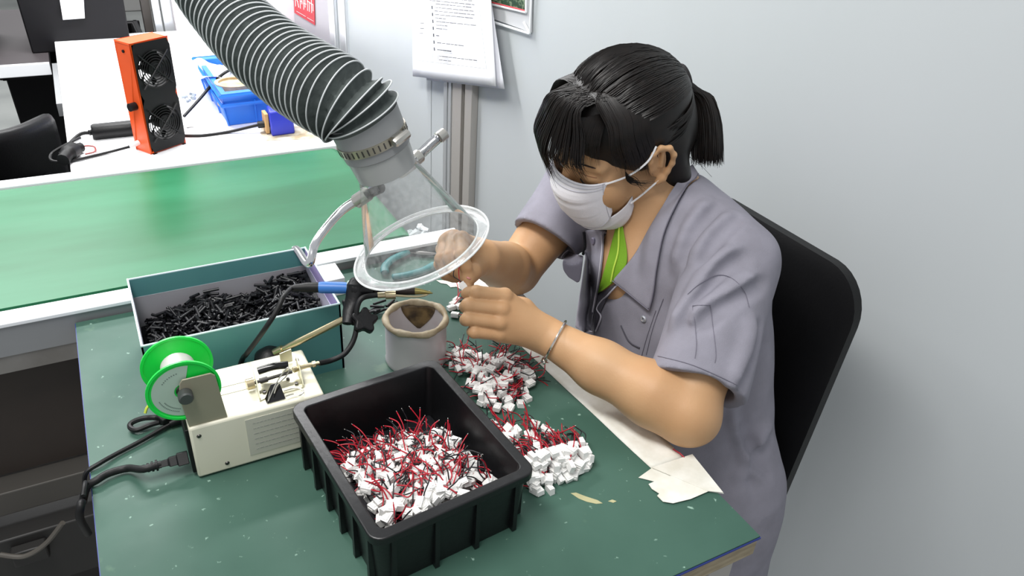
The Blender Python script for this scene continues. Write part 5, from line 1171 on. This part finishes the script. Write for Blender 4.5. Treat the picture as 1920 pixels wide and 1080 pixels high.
for sg in (1, -1): H_.ell(hl(-0.004, 0.088*sg, -0.012), (0.019, 0.03, 0.034), HRn, 0.004, 's')
hair = H_.mesh('hair', hair_m, per, 2)
HE = (Vector((-0.009, 0, 0.042)), Vector((0.0975, 0.0820, 0.0875)))
def onh(d, lift=0.0):
    d = d.normalized(); q = 1/math.sqrt((d.x/HE[1].x)**2+(d.y/HE[1].y)**2+(d.z/HE[1].z)**2); return HE[0]+d*(q+lift)
random.seed(12)
tie = Vector((-0.108, 0.002, 0.046))
m = MB()
def strand(m, loc, r, taper=True, k=4):
    pts = [hl(*p) for p in bez(loc, k)]; n = len(pts)
    m.tube(pts, [r*(0.5+0.5*min(1, i/2))*(1 if not taper else max(0.12, min(1, (n-1-i)/(n*0.35)))) for i in range(n)], 4, caps=False)
dt = (tie-HE[0]).normalized()
for k in range(900):
    a_ = random.uniform(-1.75, 1.75)  # around the hair line from far side to near side
    # front line: from above the ears over the parting
    dr = Vector((0.62*math.cos(a_*0.9)+0.02, math.sin(a_), 0.80*math.cos(a_*0.8)-0.12)).normalized()
    if abs(a_) > 1.25: dr = Vector((random.uniform(-0.75, 0.12), math.copysign(1, a_), random.uniform(-0.75, 0.05))).normalized()
    pts = []; j0 = random.uniform(0, 0.35)
    for i in range(6):
        t = j0+(1-j0)*i/5; d_ = dr.lerp(dt, t).normalized(); pts.append(onh(d_, (0.0005+random.uniform(0, .0012)) if i else -0.003))
    strand(m, pts, random.uniform(0.0006, 0.0011), False)
m.build('hair_strands', hair_m, hair)
# fringe
m = MB(); root = Vector((0.046, 0.014, 0.108))
for k in range(520):
    c_ = random.random()
    y_ = random.choice((-0.060, -0.050, -0.038, -0.024, -0.008, 0.008, 0.020, 0.033, 0.044, 0.052))*0.98+random.gauss(0, 0.0042)
    if y_ > 0.0 and random.random() < 0.45: continue
    zz = random.gauss(0.008, 0.012)+(0.024 if y_ > 0.0 else -0.010)
    xe = 0.112-0.30*abs(y_)**1.35*3.0
    r0_ = root+Vector((random.gauss(0, 0.008), random.gauss(0, 0.010)+y_*0.25, random.gauss(0, 0.0015)))
    puff = 0.012*random.random()
    pts = [r0_, Vector((0.074+puff*0.3, y_*0.55+0.004, 0.100+puff*0.3)), Vector((0.096+puff*.8-abs(y_)*0.25, y_*0.85, 0.072)), Vector((xe+0.002+puff*.7, y_*1.02, 0.040)), Vector((xe-0.002+puff*0.4, y_*1.04, zz))]
    strand(m, pts, random.uniform(0.0005, 0.0009) if y_ < 0 else 0.0005)
# side pieces sweeping over the temples
for k in range(420):
    sg = 1 if k % 3 else -1; u = random.random()
    r0_ = root+Vector((random.gauss(-0.004, 0.008), sg*random.uniform(0, 0.014), 0))
    xe = 0.060-0.062*u; ze = random.gauss(0.030-0.046*u, 0.007)
    pts = [r0_, Vector((0.056-0.05*u, sg*0.042, 0.108-0.004*u)), Vector((0.060-0.06*u, sg*0.069, 0.082)), Vector((xe+0.006, sg*(0.0770+0.003*u), 0.054)), Vector((xe-0.008*u, sg*0.0765, ze))]
    strand(m, pts, random.uniform(0.0005, 0.0010))
for k in range(420):
    y_ = random.uniform(-0.052, 0.060); x0_ = 0.082-6.0*y_*y_; zt = random.gauss(0.040, 0.007)
    strand(m, [Vector((x0_-0.022, y_*0.85, 0.094)), Vector((x0_-0.002, y_*0.98, 0.080)), Vector((x0_+0.009, y_*1.02, 0.062)), Vector((x0_+0.013, y_*1.03, zt))], random.uniform(.0004, .0008))
# few long thin wisps in front of the near ear
for k in range(26):
    pts = [Vector((0.040, 0.074, 0.040)), Vector((0.046, 0.073, 0.010)), Vector((0.034+random.gauss(0, .004), 0.071, -0.014)), Vector((0.012+random.gauss(0, .006), 0.076, -0.030+random.gauss(0, .004)))]
    strand(m, pts, 0.0004)
m.build('fringe', hair_m, hair)
# scalp showing at the crown of the fringe
# ponytail
m = MB(); tw = hl(*tie); m2 = MB()
m2.tube([tw+(HR @ Vector((0.004*math.cos(q)-0.002, 0.017*math.cos(q), 0.017*math.sin(q)))) for q in [2*math.pi*k/20 for k in range(20)]], 0.005, 8, closed=True); m2.build('hair_tie', mat('tie_black', '1a1719', 0.8), hair)
DT = (tw-CAM).length
ctrl = [tw, P(1290, 166, DT+0.01), P(1314, 188, DT+0.015), P(1325, 235, DT+0.01), P(1326, 308, DT)]
random.seed(5)
for k in range(620):
    a_ = random.uniform(0, 6.28); q_ = math.sqrt(random.random()); sp = [0.006, 0.013, 0.018, 0.0205, 0.024]; e_ = random.uniform(0.70, 1.05)
    o_ = Vector((math.cos(a_), math.sin(a_)*0.7, 0))*q_; rx = RC @ Vector((o_.x, 0, 0)); rz = RC @ Vector((0, 0, o_.y))
    pts = []
    for i, c_ in enumerate(ctrl):
        pts.append(c_+(rx+rz)*sp[i]*(1.0 if i < 4 else 0.95)+Vector((random.gauss(0, .0008),)*3))
    last = pts[-1]; pts[-1] = pts[-2].lerp(last, e_+(-0.10*o_.x if True else 0)+0.12*o_.x)
    pp_ = bez(pts, 4); n = len(pp_); m.tube(pp_, [random.uniform(.0007, .0011)*max(0.2, min(1, (n-i)/5)) for i in range(n)], 4, caps=False)
for k in range(26):
    a0_ = hl(-0.075, 0.02+random.gauss(0, .012), -0.02+random.gauss(0, .015)); m.tube(bez([a0_, a0_+Vector((0.02, -0.005, -0.012)), a0_+Vector((0.04+random.gauss(0, .006), -0.01+random.gauss(0, .008), -0.03+random.gauss(0, .01)))], 4), 0.0003, 3, caps=False)
m.build('ponytail', hair_m, hair)
# ---- face details
def snap(p, off):
    h = bt.find_nearest(hl(*p)); n = h[1] if h[1].dot(h[0]-HC) > 0 else -h[1]; return h[0]+n*off
lash = mat('lash', '1b1210', 0.6)
for sg in (1, -1):
    m = MB(); m.tube([snap(p, 0.0006) for p in bez([(0.082, 0.019*sg, -0.009), (0.086, 0.026*sg, -0.0125), (0.083, 0.036*sg, -0.0125), (0.074, 0.046*sg, -0.008)], 4)], [0.0006]+[0.0011]*11+[0.0005], 5); m.build('eyelashes', lash, per)
    m = MB(); m.tube([snap(p, 0.0004) for p in bez([(0.084, 0.018*sg, 0.001), (0.086, 0.030*sg, 0.004), (0.074, 0.045*sg, 0.001)], 4)], 0.0005, 5); m.build('eyelid_crease', mat('crease', '8f6246', 0.6), per)
    m = MB(); m.tube([snap(p, 0.0004) for p in bez([(0.09, 0.014*sg, 0.016), (0.086, 0.030*sg, 0.021), (0.074, 0.048*sg, 0.018)], 4)], [0.0010]+[0.0022]*7+[0.0008], 6, flat=0.5); m.build('eyebrow', mat('brow', '2a1d18', 0.8), per)
# ---- mask
mk = mat('mask_white', 'e4e3e8', 0.75, bump=0.2, bscale=700)
def msurf(u, v, off=0.0, xs=0.064, yw=0.0535, prof=[(0.0, 0.103, -0.002), (0.18, 0.114, -0.022), (0.42, 0.114, -0.046), (0.70, 0.107, -0.072), (1.0, 0.094, -0.094)], zs=(-0.008, -0.052)):
    for i in range(len(prof)-1):
        if prof[i][0] <= v <= prof[i+1][0]+1e-6: t = (v-prof[i][0])/(prof[i+1][0]-prof[i][0]); xf_ = prof[i][1]*(1-t)+prof[i+1][1]*t; zf = prof[i][2]*(1-t)+prof[i+1][2]*t; break
    z0 = zs[0]+zs[1]*v; c = max(0, math.cos(u*math.pi/2)); s_ = math.sin(u*math.pi/2)
    x = xs+(xf_-xs)*c**(0.85); y = yw*s_; z = z0+(zf-z0)*c**0.6
    step = 0.0018*((v*3.0+0.1) % 1.0) if 0.20 < v < 0.95 else 0
    return hl(x+step*c+off, y+off*0.5*s_, z)
NU = 28; NV_ = 40
mask = MB().grid([[msurf(-1+2*i/NU, j/NV_) for i in range(NU+1)] for j in range(NV_+1)]).build('face_mask', mk, per, solid=0.0012)
mask['label'] = 'white pleated surgical face mask'
CHP = dict(xs=0.034, yw=0.0600, prof=[(0.0, 0.100, -0.082), (0.5, 0.092, -0.100), (1.0, 0.068, -0.113)], zs=(-0.048, -0.018))
def csurf(u, v, off=0): return msurf(u, v, off-0.002, **CHP)
MB().grid([[csurf(-1+2*i/NU, j/12) for i in range(NU+1)] for j in range(13)]).build('chin_fold', mk, mask, solid=0.0012)
m = MB()
for v_ in (0.06, 0.11): m.tube([msurf(-0.95+1.9*i/30, v_, 0.0012) for i in range(31)], 0.0005, 4)
for v_ in (0.02, 0.98): m.tube([msurf(-0.98+1.96*i/30, v_, 0.0012) for i in range(31)], 0.0004, 4)
for sg in (-1, 1): m.tube([msurf(sg*0.93, j/20, 0.0012) for j in range(21)], 0.0005, 4)
m.build('mask_seam', mat('mask_seam', 'b4b3bc', 0.7), mask)
lp = mat('mask_loop', 'f1f1f3', 0.6)
for sg in (1, -1):
    a_ = msurf(sg*0.97, 0.04, 0.001); b_ = csurf(sg*0.98, 0.3, 0.001)
    m = MB(); m.tube(bez([a_, hl(0.040, 0.0700*sg, -0.002), hl(0.014, 0.0795*sg, 0.012), hl(0.0, 0.082*sg, 0.030)], 6), 0.0014, 6); m.tube(bez([b_, hl(0.020, 0.068*sg, -0.046), hl(0.006, 0.075*sg, -0.034), hl(-0.003, 0.080*sg, -0.026)], 6), 0.0014, 6); m.build('ear_loop', lp, mask)
# ---- nails
nail = mat('nail', 'd98f8a', 0.3)
for i, (a_, b_) in enumerate(((Rf[0][1], Rf[0][2]), (Rm[0], Rf[0][2]))): pass
def nailat(tip, prev, toward, nm='fingernail'):
    d_ = (tip-prev).normalized(); n_ = (toward-d_*toward.dot(d_)).normalized(); c = tip+n_*0.0066
    m = MB(); Mx = frame(c, n_, d_); m.add([Mx @ Vector((0.0055*math.cos(q)*s_, 0.0042*math.sin(q)*s_, 0.0012*(1-s_*s_))) for s_ in (0.001, 0.5, 1.0) for q in [2*math.pi*k/14 for k in range(14)]], [(i*14+j, i*14+(j+1) % 14, (i+1)*14+(j+1) % 14, (i+1)*14+j) for i in range(2) for j in range(14)]); m.build(nm, nail, per, solid=0.0006)
nailat(P(877, 518, .985), P(870, 500, .978), (CAM-P(877, 518, .985)).normalized()); nailat(P(875, 525, .982), P(886, 510, 1.0), (CAM-P(876, 525, .982)).normalized())
# ---- bracelet
fa = (LE-LW).normalized(); bc_ = LW+fa*0.012+Vector((0, 0, 0.0)); 
br_ = thing('bracelet', 'thin silver bangle with two small bells worn on her near wrist', 'bracelet', bc_)
ux = fa.cross(Vector((0, 0, 1))).normalized(); uy = fa.cross(ux).normalized()
m = MB(); ring_ = [bc_+(ux*math.cos(q)+uy*math.sin(q))*0.0285+fa*0.006*math.cos(q+0.6) for q in [2*math.pi*k/48 for k in range(48)]]; m.tube(ring_, 0.0018, 8, closed=True); m.build('bangle', mat('silver', 'd8d0c8', 0.2, 1.0), br_)
best = sorted(range(48), key=lambda k: (pix(ring_[k])[1]*-1) if (ring_[k]-CAM).length < (bc_-CAM).length+0.01 else 9999)[0]
for dk_ in (0, 3):
    c = ring_[(best+dk_) % 48]; m = MB(); m.lathe([(0.0001, -.0042), (.003, -.003), (.0042, 0), (.003, .003), (.0001, .0042)], 14, Matrix.Translation(c+(c-bc_).normalized()*0.002)); m.build('bell', MATS['silver'], br_)
# ---- held connector
hc = P(868, 536, .972)
Mx = frame(hc, (CAM-hc).normalized(), RC @ Vector((-0.55, 0.8, 0))); connector(Mx @ Matrix.Scale(0.9, 4), 'small white connector pinched between her fingertips', None, 3)
# ---- trousers and shoes
tr_m = mat('trousers_dark', '3a3b44', 0.85)
U = SDF((0.15, 0.48, 0.0), (0.90, 0.98, 0.56), 0.006)
for y_ in (0.62, 0.80):
    U.chain([(0.70, y_+0.02, 0.535), (0.30, y_, 0.555), (0.32, y_, 0.30), (0.34, y_, 0.09)], [0.080, 0.062, 0.052, 0.042], 0.02)
tz = U.mesh('trousers', tr_m, per, 2)
for y_ in (0.62, 0.80):
    Q = SDF((0.16, y_-0.08, 0.0), (0.42, y_+0.08, 0.14), 0.004); Q.chain([(0.355, y_, 0.045), (0.29, y_, 0.040), (0.235, y_, 0.030)], [0.038, 0.036, 0.028], 0.02); Q.cap((0.34, y_, 0.05), (0.34, y_, 0.09), 0.036, 0.034, 0.02); Q.cut((0, 0, 0.003), (0, 0, -1)); Q.mesh('shoe', mat('shoe_black', '1c1c1e', 0.4), per, 2)
